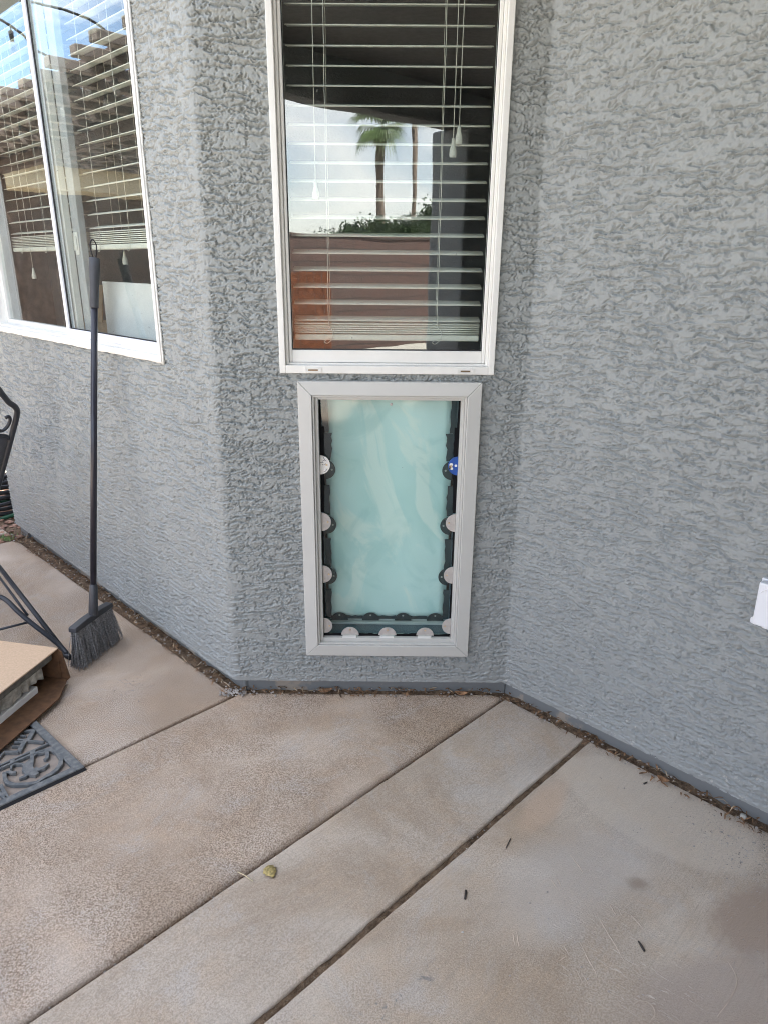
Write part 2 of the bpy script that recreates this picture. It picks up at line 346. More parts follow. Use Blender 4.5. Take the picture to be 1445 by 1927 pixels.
def stucco_height(s, z):
    tilt = .06*perlin(s*2.1, z*1.7, 21)
    wx = s+.010*perlin(s*17, z*17, 1)+.004*perlin(s*70, z*70, 2)
    wz = z+tilt*.5+.008*perlin(s*11+9, z*16, 3)+.0045*perlin(s*48, z*60, 4)+.0022*perlin(s*130, z*130, 16)
    ds_, dz_ = s[1, 0]-s[0, 0], z[0, 1]-z[0, 0]
    def lines(b, wd):                    # signed distance in metres to the nearest iso-line of b
        gs, gz = np.gradient(b, ds_, dz_); g = np.sqrt(gs*gs+gz*gz)+14
        f = b % 1.0; d = np.where(f > .5, f-1, f)/g
        return f, d, np.exp(-(d/wd)**2)
    b1 = .75*perlin(wx*7, wz*15, 5)+.30*perlin(wx*28, wz*44, 6)+.10*perlin(s*95, z*110, 17)+wz*50
    f1, d1, g1 = lines(b1, .0019)
    amp = sst(-.20, .0, perlin(s*14, z*44, 7)+.45*perlin(s*42, z*64, 8))
    h = amp*(.0050*sst(-.0008, .0018, -d1)*np.exp(-np.maximum(-d1, 0)/.008)-.0072*g1)
    b2 = .85*perlin(wx*36+3, wz*54, 9)+.40*perlin(s*95, z*110, 10)+wz*66
    f2, d2, g2 = lines(b2, .0020)
    m2 = sst(.10, .30, perlin(s*50, z*62, 11)+.5*perlin(s*22, z*30, 15)+.28*perlin(s*5, z*7, 18)+.06)
    h += m2*(.0036*sst(-.0008, .0016, -d2)*np.exp(-np.maximum(-d2, 0)/.006)-.0058*g2)
    b3 = .9*perlin(wx*60+3, wz*70, 19)+s*50*1.0+.5*perlin(s*30, z*30, 20)
    f3, d3, g3 = lines(b3, .0019)
    m3 = sst(.28, .45, perlin(s*62+5, z*56, 22)+.4*perlin(s*12, z*16, 23)); h -= m3*.0056*g3
    pits = sst(.30, .44, perlin(s*120, z*130, 12)); h -= pits*.0016
    h += perlin(s*3, z*3, 13)*.0022+perlin(s*150, z*170, 14)*.00025
    return h
ss, PX, PY, NX, NY = path()
s_corner = .35                        # stucco before the left wall's far corner
def s_left(u): return np.interp(0, [0], [0])
z0, z1, dz = .050, 2.24, .0019
zz = np.arange(z0, z1, dz); Ssg, Zg = np.meshgrid(ss, zz, indexing='ij')
Hh = stucco_height(Ssg, Zg)
# hand-smoothed bands: trowelled corner, flat drip edge at the foot
iL = np.argmin(np.hypot(PX-XL, PY-D)); sL = ss[iL]; iR = np.argmin(np.hypot(PX-XR, PY-D)); sR = ss[iR]
Hh *= 1-.55*np.exp(-((Ssg-sL+.01*perlin(Zg*6, Zg*0+.3, 30))/.016)**2)
Hh *= .35+.65*sst(0, .035, Zg-z0-.006*perlin(Ssg*20, Zg*0+.5, 31))
Hh = np.maximum(Hh, -.0085)
Xg = PX[:, None]+NX[:, None]*Hh; Yg = PY[:, None]+NY[:, None]*Hh
ns, nzv = Ssg.shape
co = np.stack([Xg, Yg, Zg], -1).reshape(-1, 3).astype(np.float32)
ii, jj = np.meshgrid(np.arange(ns-1), np.arange(nzv-1), indexing='ij')
cx_ = (PX[:-1]+PX[1:])/2; cy_ = (PY[:-1]+PY[1:])/2
uu = (-(cx_-XL)+(cy_-D))/S2; onl = (cy_ > D+.02) & (cx_ < XL)
zc = (zz[:-1]+zz[1:])/2
def inz(a, b): return (zc > a) & (zc < b)
keep = np.ones((ns-1, nzv-1), bool)
keep[np.ix_(np.where(onl & (uu > .285) & (uu < 1.79))[0], np.where(inz(1.085, 9))[0])] = False
cen = (cx_ > -.29) & (cx_ < .29) & (abs(cy_-D) < .02)
keep[np.ix_(np.where(cen)[0], np.where(inz(1.08, 9))[0])] = False
cen2 = (cx_ > -.240) & (cx_ < .255) & (abs(cy_-D) < .02)
keep[np.ix_(np.where(cen2)[0], np.where(inz(.172, 1.03))[0])] = False
a = (ii*nzv+jj)[keep]; quads = np.stack([a, a+nzv, a+nzv+1, a+1], -1).astype(np.int32)
used = np.zeros(len(co), bool); used[quads.ravel()] = True; remap = np.cumsum(used)-1
co = co[used]; quads = remap[quads].astype(np.int32)
me = bpy.data.meshes.new('wall'); me.vertices.add(len(co)); me.vertices.foreach_set('co', co.ravel())
me.loops.add(quads.size); me.loops.foreach_set('vertex_index', quads.ravel())
me.polygons.add(len(quads)); me.polygons.foreach_set('loop_start', np.arange(0, quads.size, 4, dtype=np.int32))
me.polygons.foreach_set('use_smooth', np.ones(len(quads), bool)); me.update(calc_edges=True); me.validate()
wall = bpy.data.objects.new('wall', me); col.objects.link(wall); me.materials.append(M['stucco'])
wall.parent = house; wall.matrix_parent_inverse = Matrix.Translation(-house.location)
# the rest of the walls, beyond the detailed part, and an added light-blocking wing
mb = MB(); T = .14
def wallseg(p, q, za, zb, t=T):        # a solid wall panel, outer face p->q, thickness to the left of travel (inside)
    d = (Vector(q)-Vector(p)).normalized(); n = Vector((-d.y, d.x))*t; p = Vector(p); q = Vector(q)
    mb.prism([tuple(p), tuple(q), tuple(q+n), tuple(p+n)], za, zb)
def line_pt_(c, s): return ((s+c)/2, (s-c)/2)
far_r = (XR+5/S2, D-5/S2); r0 = (XR+1.302/S2, D-1.302/S2)
wallseg(r0, far_r, .05, 2.75)
lc = (XL-UW/S2, D+UW/S2)
wallseg((lc[0]+3, lc[1]+3), (lc[0]+.352/S2, lc[1]+.352/S2), .05, 2.75)
wallseg(lc, (XL, D), 2.242, 2.75); wallseg((XL, D+.001), (XR, D+.001), 2.243, 2.75); wallseg((XR, D), r0, 2.244, 2.75)
wallseg(line_pt_(4.4, 2.3), line_pt_(4.4, -1.4), -.05, 2.75)  # wing wall out of view, added to block light from the right
mb.build('upper_wall_and_added_wing', M['stucco_far'], house)
# footing, set back under the stucco
mb = MB(); off = .030
def foot(p, q, t=.10):
    d = (Vector(q)-Vector(p)).normalized(); n = Vector((-d.y, d.x)); p = Vector(p)+n*off; q = Vector(q)+n*off
    mb.prism([tuple(p), tuple(q), tuple(q+n*t), tuple(p+n*t)], -.06, .058)
foot((lc[0]-.0, lc[1]), (XL+.012, D)); foot((XL+.012, D), (XR+.012, D)); foot((XR-.01, D+.01), far_r); foot((lc[0]+3, lc[1]+3), (lc[0]+off*.6, lc[1]+off*.1))
mb.build('footing', M['plinth'], house, bevel=.004)
# metal drip edge strip closing the underside of the stucco
mb = MB()
def drip(p, q):
    d = (Vector(q)-Vector(p)).normalized(); n = Vector((-d.y, d.x)); p = Vector(p); q = Vector(q)
    mb.prism([tuple(p+n*.001), tuple(q+n*.001), tuple(q+n*.05), tuple(p+n*.05)], .046, .052)
drip((lc[0], lc[1]), (XL+.02, D+.004)); drip((XL+.018, D+.002), (XR, D+.002)); drip((XR, D+.002), far_r)
mb.build('weep_screed', M['plinth'], house)

# room behind the bay
room_pts = [(-1.86, 3.52), (-.43, 2.13), (.45, 2.13), (3.8, -1.2), (7.5, 2.5), (2.0, 8.0)]
mb = MB(); n = len(room_pts)
for i in range(3, n):
    p, q = room_pts[i], room_pts[(i+1) % n]
    d = (Vector(q)-Vector(p)).normalized(); nn = Vector((d.y, -d.x))*.12; p = Vector(p); q = Vector(q)
    mb.prism([tuple(p), tuple(q), tuple(q+nn), tuple(p+nn)], 0, 2.62)
mb.prism([(-2.0, 3.6), (-.40, 2.05), (.45, 2.05), (3.9, -1.4), (7.8, 2.5), (2.0, 8.2)], 2.56, 2.62)
mb.prism([(-2.0, 3.6), (-.40, 2.06), (.45, 2.06), (3.9, -1.4), (7.8, 2.5), (2.0, 8.2)], .02, .08)
mb.build('interior_wall', M['interior'], house)
mb = MB(); mb.prism([(-2.12, 3.42), (-.58, 1.88), (.30, 1.88), (4.5, -2.3), (9, 2.2), (2.0, 9.2), (1.2, 6.8)], 2.76, 2.95)
mb.build('roof', M['fascia'], house)
mb = MB(Matrix.Translation((.15, 2.95, 0))); mb.lathe([(.085, 2.555), (.085, 2.560)], n=32); mb.build('ceiling_downlight', M['tan'], house)

# ------------------------------------------------------------------ windows
def ring(mb, x0, x1, z0, z1, wl, wr, wb, wt, ya, yb):
    mb.box(x0, x0+wl, ya, yb, z0, z1); mb.box(x1-wr, x1, ya, yb, z0, z1)
    mb.box(x0+wl, x1-wr, ya, yb, z0, z0+wb); mb.box(x0+wl, x1-wr, ya, yb, z1-wt, z1)
MC = Matrix.Translation((0, D, 0))
# centre window (single hung lower sash); local y into the wall
mb = MB(MC)
ring(mb, -.303, .301, 1.065, 2.45, .017, .017, .022, .03, -.010, .05)
ring(mb, -.286, .284, 1.087, 2.42, .008, .008, .006, .02, .004, .05)
mb.box(-.286, .284, .10, .14, 1.06, 1.10)
win_c = mb.build('window', M['white'], house, bevel=.0018); win_c['label'] = 'tall white framed window above the pet door'
mb = MB(MC); ring(mb, -.2775, .2755, 1.0935, 2.40, .0085, .0095, .034, .03, .012, .048); mb.build('sash', M['white'], win_c, bevel=.002)
mb = MB(MC); mb.box(-.272, .270, .0225, .0235, 1.124, 2.38); mb.build('pane', M['glass'], win_c)
mb = MB(MC)
ring(mb, -.2695, .2665, 1.1275, 2.37, .0025, .0025, .003, .002, .0195, .0222); mb.build('gasket', M['gasket'], win_c)
for i, x in enumerate((-.232, .196)):
    mb = MB(MC); ring(mb, x, x+.047, 1.068, 1.082, .004, .004, .0035, .0035, -.0125, -.0101); mb.box(x+.004, x+.043, -.0108, -.0101, 1.0715, 1.0785)
    mb.build('weep_cover', M['white'], win_c, bevel=.0008)
    mb = MB(MC); mb.box(x+.010, x+.037, -.0118, -.0109, 1.0725, 1.0765); mb.build('weep_slot', M['palm_dead'], win_c)
mb = MB(MC); mb.box(-.31, -.29, .052, .13, 1.04, 2.45); mb.box(.29, .31, .052, .13, 1.04, 2.45); mb.box(-.31, .31, .052, .13, 1.03, 1.09)
mb.build('window_reveal', M['int_white'], house)

# left sliding window; local x = -u
def ulr(u0, u1): return (-u1, -u0)
mb = MB(ML)
x0, x1 = ulr(.268, 1.80)
ring(mb, x0, x1, 1.066, 2.45, .016, .016, .020, .03, -.012, .06)
ring(mb, x0+.016, x1-.016, 1.086, 2.42, .008, .006, .010, .02, .000, .06)
win_l = mb.build('window', M['white'], house, bevel=.0018); win_l['label'] = 'wide white sliding window behind the broom, cut by the left photo edge'
sl, sr = ulr(.290, 1.022)                # right sliding sash, nearer the outside
mb = MB(ML); ring(mb, sl, sr, 1.096, 2.40, .022, .010, .026, .03, .004, .030); s1_ = mb.build('sash', M['white_cool'], win_l, bevel=.0018)
mb = MB(ML); mb.box(sl+.020, sr-.008, .016, .017, 1.118, 2.38); mb.build('pane', M['glass_left'], win_l)
tl, tr_ = ulr(.985, 1.778)               # fixed left pane, deeper
mb = MB(ML); ring(mb, tl, tr_, 1.096, 2.40, .014, .03, .020, .03, .034, .058); mb.build('sash', M['white'], win_l, bevel=.0018)
mb = MB(ML); mb.box(tl+.012, tr_-.02, .045, .046, 1.112, 2.38); mb.build('pane', M['glass_left'], win_l)
mb = MB(ML); mb.box(sl+.0222, sl+.026, .0105, .0155, 1.122, 2.37); mb.box(sl+.026, sr-.010, .011, .0155, 1.122, 1.1255); mb.box(sl-.004, sl-.0005, .006, .03, 1.10, 2.4)
mb.build('gasket', M['gasket'], win_l)
mb = MB(ML); xa, xb = ulr(.925, .985); mb.box(xa, xb, .060, .085, 1.10, 2.4); mb.build('interior_stile', M['track'], win_l, bevel=.002)
mb = MB(ML); mb.box(xa+.014, xb-.014, .0555, .0595, 1.385, 1.462); mb.box(xa+.020, xb-.020, .051, .0555, 1.40, 1.447); mb.build('latch', M['white'], win_l, bevel=.002)
mb = MB(ML); x0, x1 = ulr(.25, 1.81); mb.box(x0, x0+.006, .061, .10, 1.04, 2.45); mb.box(x1-.025, x1, .061, .14, 1.04, 2.45); mb.box(x0, x1, .061, .14, 1.03, 1.10)
mb.build('window_reveal', M['track'], house)
# caulk line of slopped paint round the frames
mb = MB(ML); mb.tube([(-.268-random.uniform(-.002, .002), -.004, 1.06+i*.03) for i in range(40)], .0035, 6); mb.tube([(-.268-i*.04, -.003, 1.066+random.uniform(-.002, .001)) for i in range(39)], .0035, 6)
mb.build('caulk', M['white'], win_l, smooth=True)

# ------------------------------------------------------------------ blinds (hang inside the windows: things of their own)
def slats_mesh(mb, x0, x1, yc, zs, tilt, sag=0, depth=.050):
    n = 6; nx = 9
    for z in zs:
        jt = tilt+random.uniform(-.8, .8)*.0174; dzr = random.uniform(-.0010, .0010)
        top = []; bot = []
        for i in range(nx):
            x = x0+(x1-x0)*i/(nx-1)
            for j in range(n+1):
                t = j/n-.5; y = t*depth; zz_ = .0022*(1-(2*t)**2)
                yy = y*math.cos(jt)-zz_*math.sin(jt); zr = y*math.sin(jt)+zz_*math.cos(jt)
                zo = z+zr-sag*math.sin(math.pi*((i/(nx-1)*3) % 1))*0+dzr*(i/(nx-1)-.5)
                top.append((x, yc+yy, zo+.0014)); bot.append((x, yc+yy, zo-.0014))
        k = n+1; N = len(top); fs = []
        for i in range(nx-1):
            for j in range(n):
                q = i*k+j; fs += [(q, q+k, q+k+1, q+1), (N+q, N+q+1, N+q+k+1, N+q+k)]
            for q in (i*k, i*k+n): fs.append((q, q+k, N+q+k, N+q))
        for i in (0, nx-1): fs += [(i*k+j, i*k+j+1, N+i*k+j+1, N+i*k+j) for j in range(n)]
        mb.add(top+bot, fs)
def tassel(x, y, z, Mx, par):
    mb = MB(Mx); mb.lathe([(.0035, z+.036), (.0045, z+.030), (.005, z+.022), (.0088, z+.008), (.0095, z-.002), (.0085, z-.008)], (x, y), 14)
    return mb.build('tassel', M['cord'], par, smooth=True)
def make_blind(Mx, loc, x0, x1, yc, zlow, zrail, label, ladders, pulls, nstack=5):
    b = empty('window_blind', loc); tag(b, label, 'window blind')
    mb = MB(Mx); zs = [zlow+.0450*i for i in range(int((2.36-zlow)/.045))]; slats_mesh(mb, x0, x1, yc, zs, R(11.5)); mb.build('slats', M['blind'], b, smooth=True)
    mb = MB(Mx)
    slats_mesh(mb, x0, x1, yc, [zrail+.022+.0062*i for i in range(nstack)], R(2)); mb.build('stacked_slats', M['blind'], b, smooth=True)
    mb = MB(Mx); mb.box(x0, x1, yc-.026, yc+.026, zrail, zrail+.017); mb.build('bottom_rail', M['blind'], b, bevel=.004)
    mb = MB(Mx); mb.box(x0, x1, yc-.03, yc+.03, 2.36, 2.40); mb.build('head_rail', M['blind'], b)
    for lx in ladders:
        mb = MB(Mx); zt = zrail+.045
        for dy in (-.027, .027): mb.tube([(lx+random.uniform(-.0008, .0008), yc+dy, 2.36-i*.045) for i in range(int((2.36-zt)/.045)+1)]+[(lx, yc+dy, zt)], .0010, 5)
        lp = [(lx, yc-.028, zt+.01), (lx+.004, yc-.032, zt-.008), (lx+.013, yc-.034, zt-.018), (lx+.010, yc-.034, zt-.040), (lx-.004, yc-.034, zt-.052), (lx-.012, yc-.034, zt-.047), (lx+.001, yc-.034, zt-.040), (lx+.014, yc-.034, zt-.038)]
        mb.tube(smooth_path(lp, 5), .0010, 5); mb.build('ladder_cord', M['cord'], b, smooth=True)
    for px_, py_, pz in pulls:
        mb = MB(Mx); mb.tube([(px_, yc+py_, 2.36), (px_+.001, yc+py_, (2.36+pz)/2), (px_, yc+py_, pz+.03)], .0011, 5); mb.build('pull_cord', M['cord'], b, smooth=True)
        tassel(px_, yc+py_, pz, Mx, b)
    return b
make_blind(MC, (0, 2.08, 1.15), -.266, .262, .085, 1.2100, 1.150, 'cream horizontal blind hanging in the tall window above the pet door', (-.168, .140), ((-.196, -.036, 1.530), (.181, -.036, 1.664), (.167, -.036, 1.634)))
xa, xb = ulr(.275, .915)
make_blind(ML, (-.9, 2.5, 1.4), xa, xb, .118, 1.478, 1.402, 'cream blind in the right half of the sliding window, behind the broom top', (-.83, -.60, -.45), ((-.78, .033, 1.36),), 7)
xa, xb = ulr(.995, 1.74)
make_blind(ML, (-1.45, 3.05, 1.4), xa, xb, .118, 1.478, 1.402, 'cream blind in the left half of the sliding window, at the photo edge', (-1.10, -1.33, -1.60), ((-1.50, -.036, 1.30),), 7)

# things kept inside the room by the sliding window
mb = MB(ML); mb.add([(-1.00, .15, 1.02), (-.45, .15, 1.02), (-.45, .18, 1.287), (-1.06, .18, 1.290), (-1.00, .165, 1.02), (-.45, .165, 1.02), (-.45, .195, 1.287), (-1.06, .195, 1.290)],
       [(0,1,2,3),(7,6,5,4),(0,4,5,1),(1,5,6,2),(2,6,7,3),(3,7,4,0)])
pnl = mb.build('panel', M['int_white'], None, bevel=.002); tag(pnl, 'large plain white panel leaning inside the sliding window, right of the broom handle', 'panel')
bx = empty('moving_box', (-2.0, 3.6, .6)); tag(bx, 'open tan cardboard box standing inside the room behind the sliding window', 'box')
mb = MB(ML); mb.box(-2.30, -1.45, .42, .425, .60, 1.10); mb.box(-2.30, -1.45, .80, .805, .60, 1.10); mb.box(-2.30, -2.295, .425, .80, .60, 1.10); mb.box(-1.455, -1.45, .425, .80, .60, 1.10); mb.box(-2.30, -1.45, .42, .805, .595, .60)
mb.build('side', M['int_box'], bx)
mb = MB(ML); mb.add([(-1.80, .41, 1.09), (-1.64, .41, 1.09), (-1.68, .45, 1.26), (-1.84, .45, 1.26), (-1.80, .416, 1.09), (-1.64, .416, 1.09), (-1.68, .456, 1.26), (-1.84, .456, 1.26)],
       [(0,1,2,3),(7,6,5,4),(0,4,5,1),(1,5,6,2),(2,6,7,3),(3,7,4,0)]); mb.build('flap', M['int_box'], bx)
tb = empty('storage_table', (-1.2, 3.2, .08)); tag(tb, 'low table inside the room carrying the cardboard box, behind the sliding window', 'table')
mb = MB(ML); mb.box(-2.40, -.6, .38, .95, .56, .594); mb.build('table_top', M['wood_dark'], tb)
for lx, ly in ((-2.35, .42), (-.65, .42), (-2.35, .9), (-.65, .9)):
    mb = MB(ML); mb.box(lx-.02, lx+.02, ly-.02, ly+.02, .08, .56); mb.build('leg', M['wood_dark'], tb)
# leaning panel rests on a ledge of the same table's front
mb = MB(ML); mb.box(-1.10, -.3, .145, .33, .98, 1.018); mb.box(-1.10, -1.06, .15, .33, .08, .98); mb.box(-.34, -.302, .15, .33, .08, .98)
sh = mb.build('shelf', M['wood_dark'], None); tag(sh, 'narrow dark shelf under the white panel inside the sliding window', 'shelf')

# ------------------------------------------------------------------ pet door (part of the house)
mb = MB(MC)
def mitred(mb, x0, x1, z0, z1, w_, ya, yb, tp=.004):
    """frame of four mitred mouldings with a slightly raised inner face"""
    o_ = [(x0, z0), (x1, z0), (x1, z1), (x0, z1)]; i_ = [(x0+w_, z0+w_), (x1-w_, z0+w_), (x1-w_, z1-w_), (x0+w_, z1-w_)]
    g = .00012
    for k in range(4):
        a, b = o_[k], o_[(k+1) % 4]; c, d = i_[(k+1) % 4], i_[k]
        dx, dz_ = (b[0]-a[0]), (b[1]-a[1]); l = math.hypot(dx, dz_); dx, dz_ = dx/l*g, dz_/l*g
        P_ = [(a[0]+dx, a[1]+dz_), (b[0]-dx, b[1]-dz_), (c[0]-dx, c[1]-dz_), (d[0]+dx, d[1]+dz_)]
        vs = [(p[0], ya+(tp if i < 2 else 0), p[1]) for i, p in enumerate(P_)]+[(p[0], yb, p[1]) for p in P_]
        mb.add(vs, [(0,1,2,3), (7,6,5,4), (0,4,5,1), (1,5,6,2), (2,6,7,3), (3,7,4,0)])
mitred(mb, -.254, .269, .157, 1.044, .040, -.022, .004)
pet = mb.build('pet_door', M['petframe'], house, bevel=.0022, seg=3); pet['label'] = 'large pet door with almond grey frame and clear flap under the tall window'
mb = MB(MC); ring(mb, -.2135, .2285, .1975, 1.0035, .0055, .0055, .0055, .0055, -.016, .030)
ring(mb, -.2078, .2228, .2032, .9978, .010, .010, .012, .008, -.004, .030); mb.build('inner_frame', M['petframe'], pet, bevel=.0012)
FX0, FX1, FZ0, FZ1 = -.1975, .2125, .2155, .9895
mb = MB(MC)                                  # tunnel through the wall
mb.box(FX0-.004, FX0, .031, .135, FZ0, FZ1); mb.box(FX1, FX1+.004, .031, .135, FZ0, FZ1); mb.box(FX0-.004, FX1+.004, .031, .135, FZ0-.006, FZ0-.001); mb.box(FX0-.004, FX1+.004, .031, .135, FZ1, FZ1+.005)
mb.build('tunnel', M['tunnel'], pet)
mb = MB(MC); mb.box(FX0, FX1, .088, .1075, FZ0-.0005, FZ0+.008); mb.box(FX0, FX1, .1076, .130, FZ0, FZ0+.012); mb.build('inner_sill', M['petframe'], pet, bevel=.001)
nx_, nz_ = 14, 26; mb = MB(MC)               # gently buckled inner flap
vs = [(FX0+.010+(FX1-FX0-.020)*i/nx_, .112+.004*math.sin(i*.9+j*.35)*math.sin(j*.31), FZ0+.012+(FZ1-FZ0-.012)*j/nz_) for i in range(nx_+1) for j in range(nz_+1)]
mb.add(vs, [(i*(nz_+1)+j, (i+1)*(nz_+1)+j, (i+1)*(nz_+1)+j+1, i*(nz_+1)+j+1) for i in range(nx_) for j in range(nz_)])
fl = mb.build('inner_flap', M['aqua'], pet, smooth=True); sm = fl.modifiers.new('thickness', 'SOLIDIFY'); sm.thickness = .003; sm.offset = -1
mb = MB(MC)
vs = [(FX0+(FX1-FX0)*i/nx_, .0215+.0018*math.sin(i*.8+j*.22+1)*math.sin(j*.27+.4), FZ0+.001+(FZ1-FZ0-.001)*j/nz_) for i in range(nx_+1) for j in range(nz_+1)]
mb.add(vs, [(i*(nz_+1)+j, (i+1)*(nz_+1)+j, (i+1)*(nz_+1)+j+1, i*(nz_+1)+j+1) for i in range(nx_) for j in range(nz_)])
mb.build('flap', M['flap'], pet, smooth=True)
mb = MB(MC); mb.lathe([(.0042, 0), (.0042, .0015), (.0025, .0022)], n=14); 
mb.v = [tuple(MC @ Vector((.0125+(v[0]), .0185-(v[2]), .974+(v[1]-D)))) for v in mb.v]; mb.build('flap_screw', M['disc'], pet)
DISC_S = [(.791, 0), (.609, 1), (.433, 2)]
def strip(side, za, zb, w0, w1, y, mat, nm='pile_strip'):
    mb = MB(MC); n = max(4, int(abs(zb-za)/.012)); e = []
    for i in range(n+1):
        t = i/n; e.append((w0+(w1-w0)*t)*(1+random.uniform(-.10, .10)))
    xe = FX0 if side < 0 else FX1; sg = 1 if side < 0 else -1
    P_ = [(xe-.0*sg, za+(zb-za)*i/n) for i in range(n+1)]+[(xe+sg*e[i], za+(zb-za)*i/n) for i in range(n, -1, -1)]
    vs = [(p[0], y, p[1]) for p in P_]+[(p[0], y+.003, p[1]) for p in P_]; N = len(P_)
    fs = [(i, i+1, N-2-i, N-1-i) for i in range(n)]+[(N+i, 2*N-1-i, 2*N-2-i, N+i+1) for i in range(n)]+[(i, (i+1) % N, N+(i+1) % N, N+i) for i in range(N)]
    mb.add(vs, fs); mb.build(nm, mat, pet)
for side in (-1, 1):
    strip(side, .988, .905, .005, .007, .016, M['black_pile']); strip(side, .906, .818, .013, .014, .0155, M['black_pile'])
    strip(side, .762, .640, .011, .009, .016, M['black_pile']); strip(side, .582, .463, .0065, .0055, .016, M['black_pile']); strip(side, .403, .217, .0055, .006, .016, M['black_pile'])
    for za, zb, w0, w1 in ((.985, .870, .017, .020), (.868, .782, .030, .026), (.700, .600, .021, .020), (.520, .416, .021, .020), (.340, .232, .019, .019)):
        strip(side, za, zb, w0, w1, .100, M['dark_teal'], 'inner_strip')
def bstrip(xa, xb, h0, y, mat, z=FZ0, nm='pile_strip'):
    mb = MB(MC); n = max(4, int((xb-xa)/.01)); t = [z+h0*(1+random.uniform(-.2, .2)) for _ in range(n+1)]
    P_ = [(xa+(xb-xa)*i/n, z) for i in range(n+1)]+[(xa+(xb-xa)*i/n, t[i]) for i in range(n, -1, -1)]; N = len(P_)
    vs = [(p[0], y, p[1]) for p in P_]+[(p[0], y+.003, p[1]) for p in P_]
    fs = [(i, i+1, N-2-i, N-1-i) for i in range(n)]+[(N+i, 2*N-1-i, 2*N-2-i, N+i+1) for i in range(n)]+[(i, (i+1) % N, N+(i+1) % N, N+i) for i in range(N)]
    mb.add(vs, fs); mb.build(nm, mat, pet)
bstrip(-.197, -.137, .008, .0105, M['black_pile']); bstrip(-.085, -.014, .0085, .0105, M['black_pile']); bstrip(.033, .108, .0085, .0105, M['black_pile']); bstrip(.152, .210, .0075, .0105, M['black_pile'])
bstrip(-.180, .195, .010, .104, M['dark_teal'], FZ0+.013, 'inner_strip')
def half_disc(cx0, cz, ang, r, y, mat, nm, label=None, thick=.0022):
    """half-round plate standing out from the edge; ang = direction it bulges"""
    mb = MB(MC); n = 26; P_ = [(cx0+r*math.cos(ang-math.pi/2+math.pi*i/n), cz+r*math.sin(ang-math.pi/2+math.pi*i/n)) for i in range(n+1)]
    N = len(P_); vs = [(p[0], y, p[1]) for p in P_]+[(p[0], y+thick, p[1]) for p in P_]
    mb.add(vs, [tuple(range(N)), tuple(range(2*N-1, N-1, -1))]+[(i, (i+1) % N, N+(i+1) % N, N+i) for i in range(N)])
    o = mb.build(nm, mat, pet, bevel=.0006)
    if label: o['label'] = label
    rb = MB(MC); a = ang; rx, rz = cx0+math.cos(a)*r*.66, cz+math.sin(a)*r*.66
    rb.add([(rx+.0028*math.cos(k*.7854), y-.0013, rz+.0028*math.sin(k*.7854)) for k in range(8)]+[(rx+.0034*math.cos(k*.7854), y-.0001, rz+.0034*math.sin(k*.7854)) for k in range(8)],
           [tuple(range(8))]+[(k, (k+1) % 8, 8+(k+1) % 8, 8+k) for k in range(8)])
    rb.build('rivet', M['brass'] if mat is not M['disc_back'] else M['disc'], pet)
    return o
M['sticker_white'] = simple('white_disc_sticker', (.84, .81, .75), .5, var=.03)
M['sticker_blue'] = simple('blue_disc_sticker', (.012, .075, .33), .35, var=.1)
for z, k in DISC_S:
    half_disc(FX0, z, 0, .030, .0125, M['sticker_white'] if k == 0 else M['disc'], 'magnet_disc', 'white stickered magnet disc' if k == 0 else None)
    half_disc(FX1, z, math.pi, .029, .0125, M['sticker_blue'] if k == 0 else M['disc'], 'magnet_disc', 'blue stickered magnet disc' if k == 0 else None)
half_disc(FX0, .250, 0, .028, .0125, M['disc'], 'magnet_disc'); half_disc(FX1, .252, math.pi, .028, .0125, M['disc'], 'magnet_disc')
for x in (-.112, .0085, .130): half_disc(x, .2200, math.pi/2, .0285, .0075, M['disc'], 'magnet_disc')
for z in (.752, .568, .388):
    half_disc(FX0+.008, z, 0, .031, .098, M['disc_back'], 'inner_magnet_disc'); half_disc(FX1-.008, z, math.pi, .031, .098, M['disc_back'], 'inner_magnet_disc')
for x in (-.152, -.048, .060, .168): half_disc(x, .2250, math.pi/2, .0285, .099, M['disc_back'], 'inner_magnet_disc')
# pale catch plates between pile strips
for x in (-.112, .0085, .130):
    mb = MB(MC); mb.box(x-.024, x+.020, -.0035, .0095, .2155, .2185); mb.build('catch_plate', M['white'], pet, bevel=.0005)
# scribble on the white sticker, little dark curls
mb = MB(MC)
for P_ in ([(-.190, .802), (-.184, .806), (-.178, .803)], [(-.183, .806), (-.186, .815), (-.181, .818)], [(-.192, .794), (-.186, .791), (-.180, .795)], [(-.176, .779), (-.181, .772), (-.187, .769)], [(-.196, .7985), (-.190, .799), (-.186, .797)]):
    mb.tube(smooth_path([(x, .0121, z) for x, z in P_], 4), .0006, 5)
mb.build('sticker_mark', M['black_metal'], pet)
# white puffs and brown dot on the blue sticker
for (x, z, r_, mt) in ((.1925, .795, .0055, 'white'), (.1900, .789, .0040, 'palm_dead'), (.2065, .792, .0040, 'white'), (.1945, .783, .0042, 'white'), (.1885, .784, .0026, 'gasket')):
    mb = MB(MC); yy = .0120-{'white': 0, 'palm_dead': .0003, 'gasket': .0006}[mt]
    mb.add([(x+r_*math.cos(k*.5236)*(1+.12*math.sin(k*3)), yy, z+r_*math.sin(k*.5236)) for k in range(12)]+[(x+r_*math.cos(k*.5236), .0124, z+r_*math.sin(k*.5236)) for k in range(12)],
           [tuple(range(12))]+[(k, (k+1) % 12, 12+(k+1) % 12, 12+k) for k in range(12)])
    mb.build('sticker_mark', M[mt], pet)

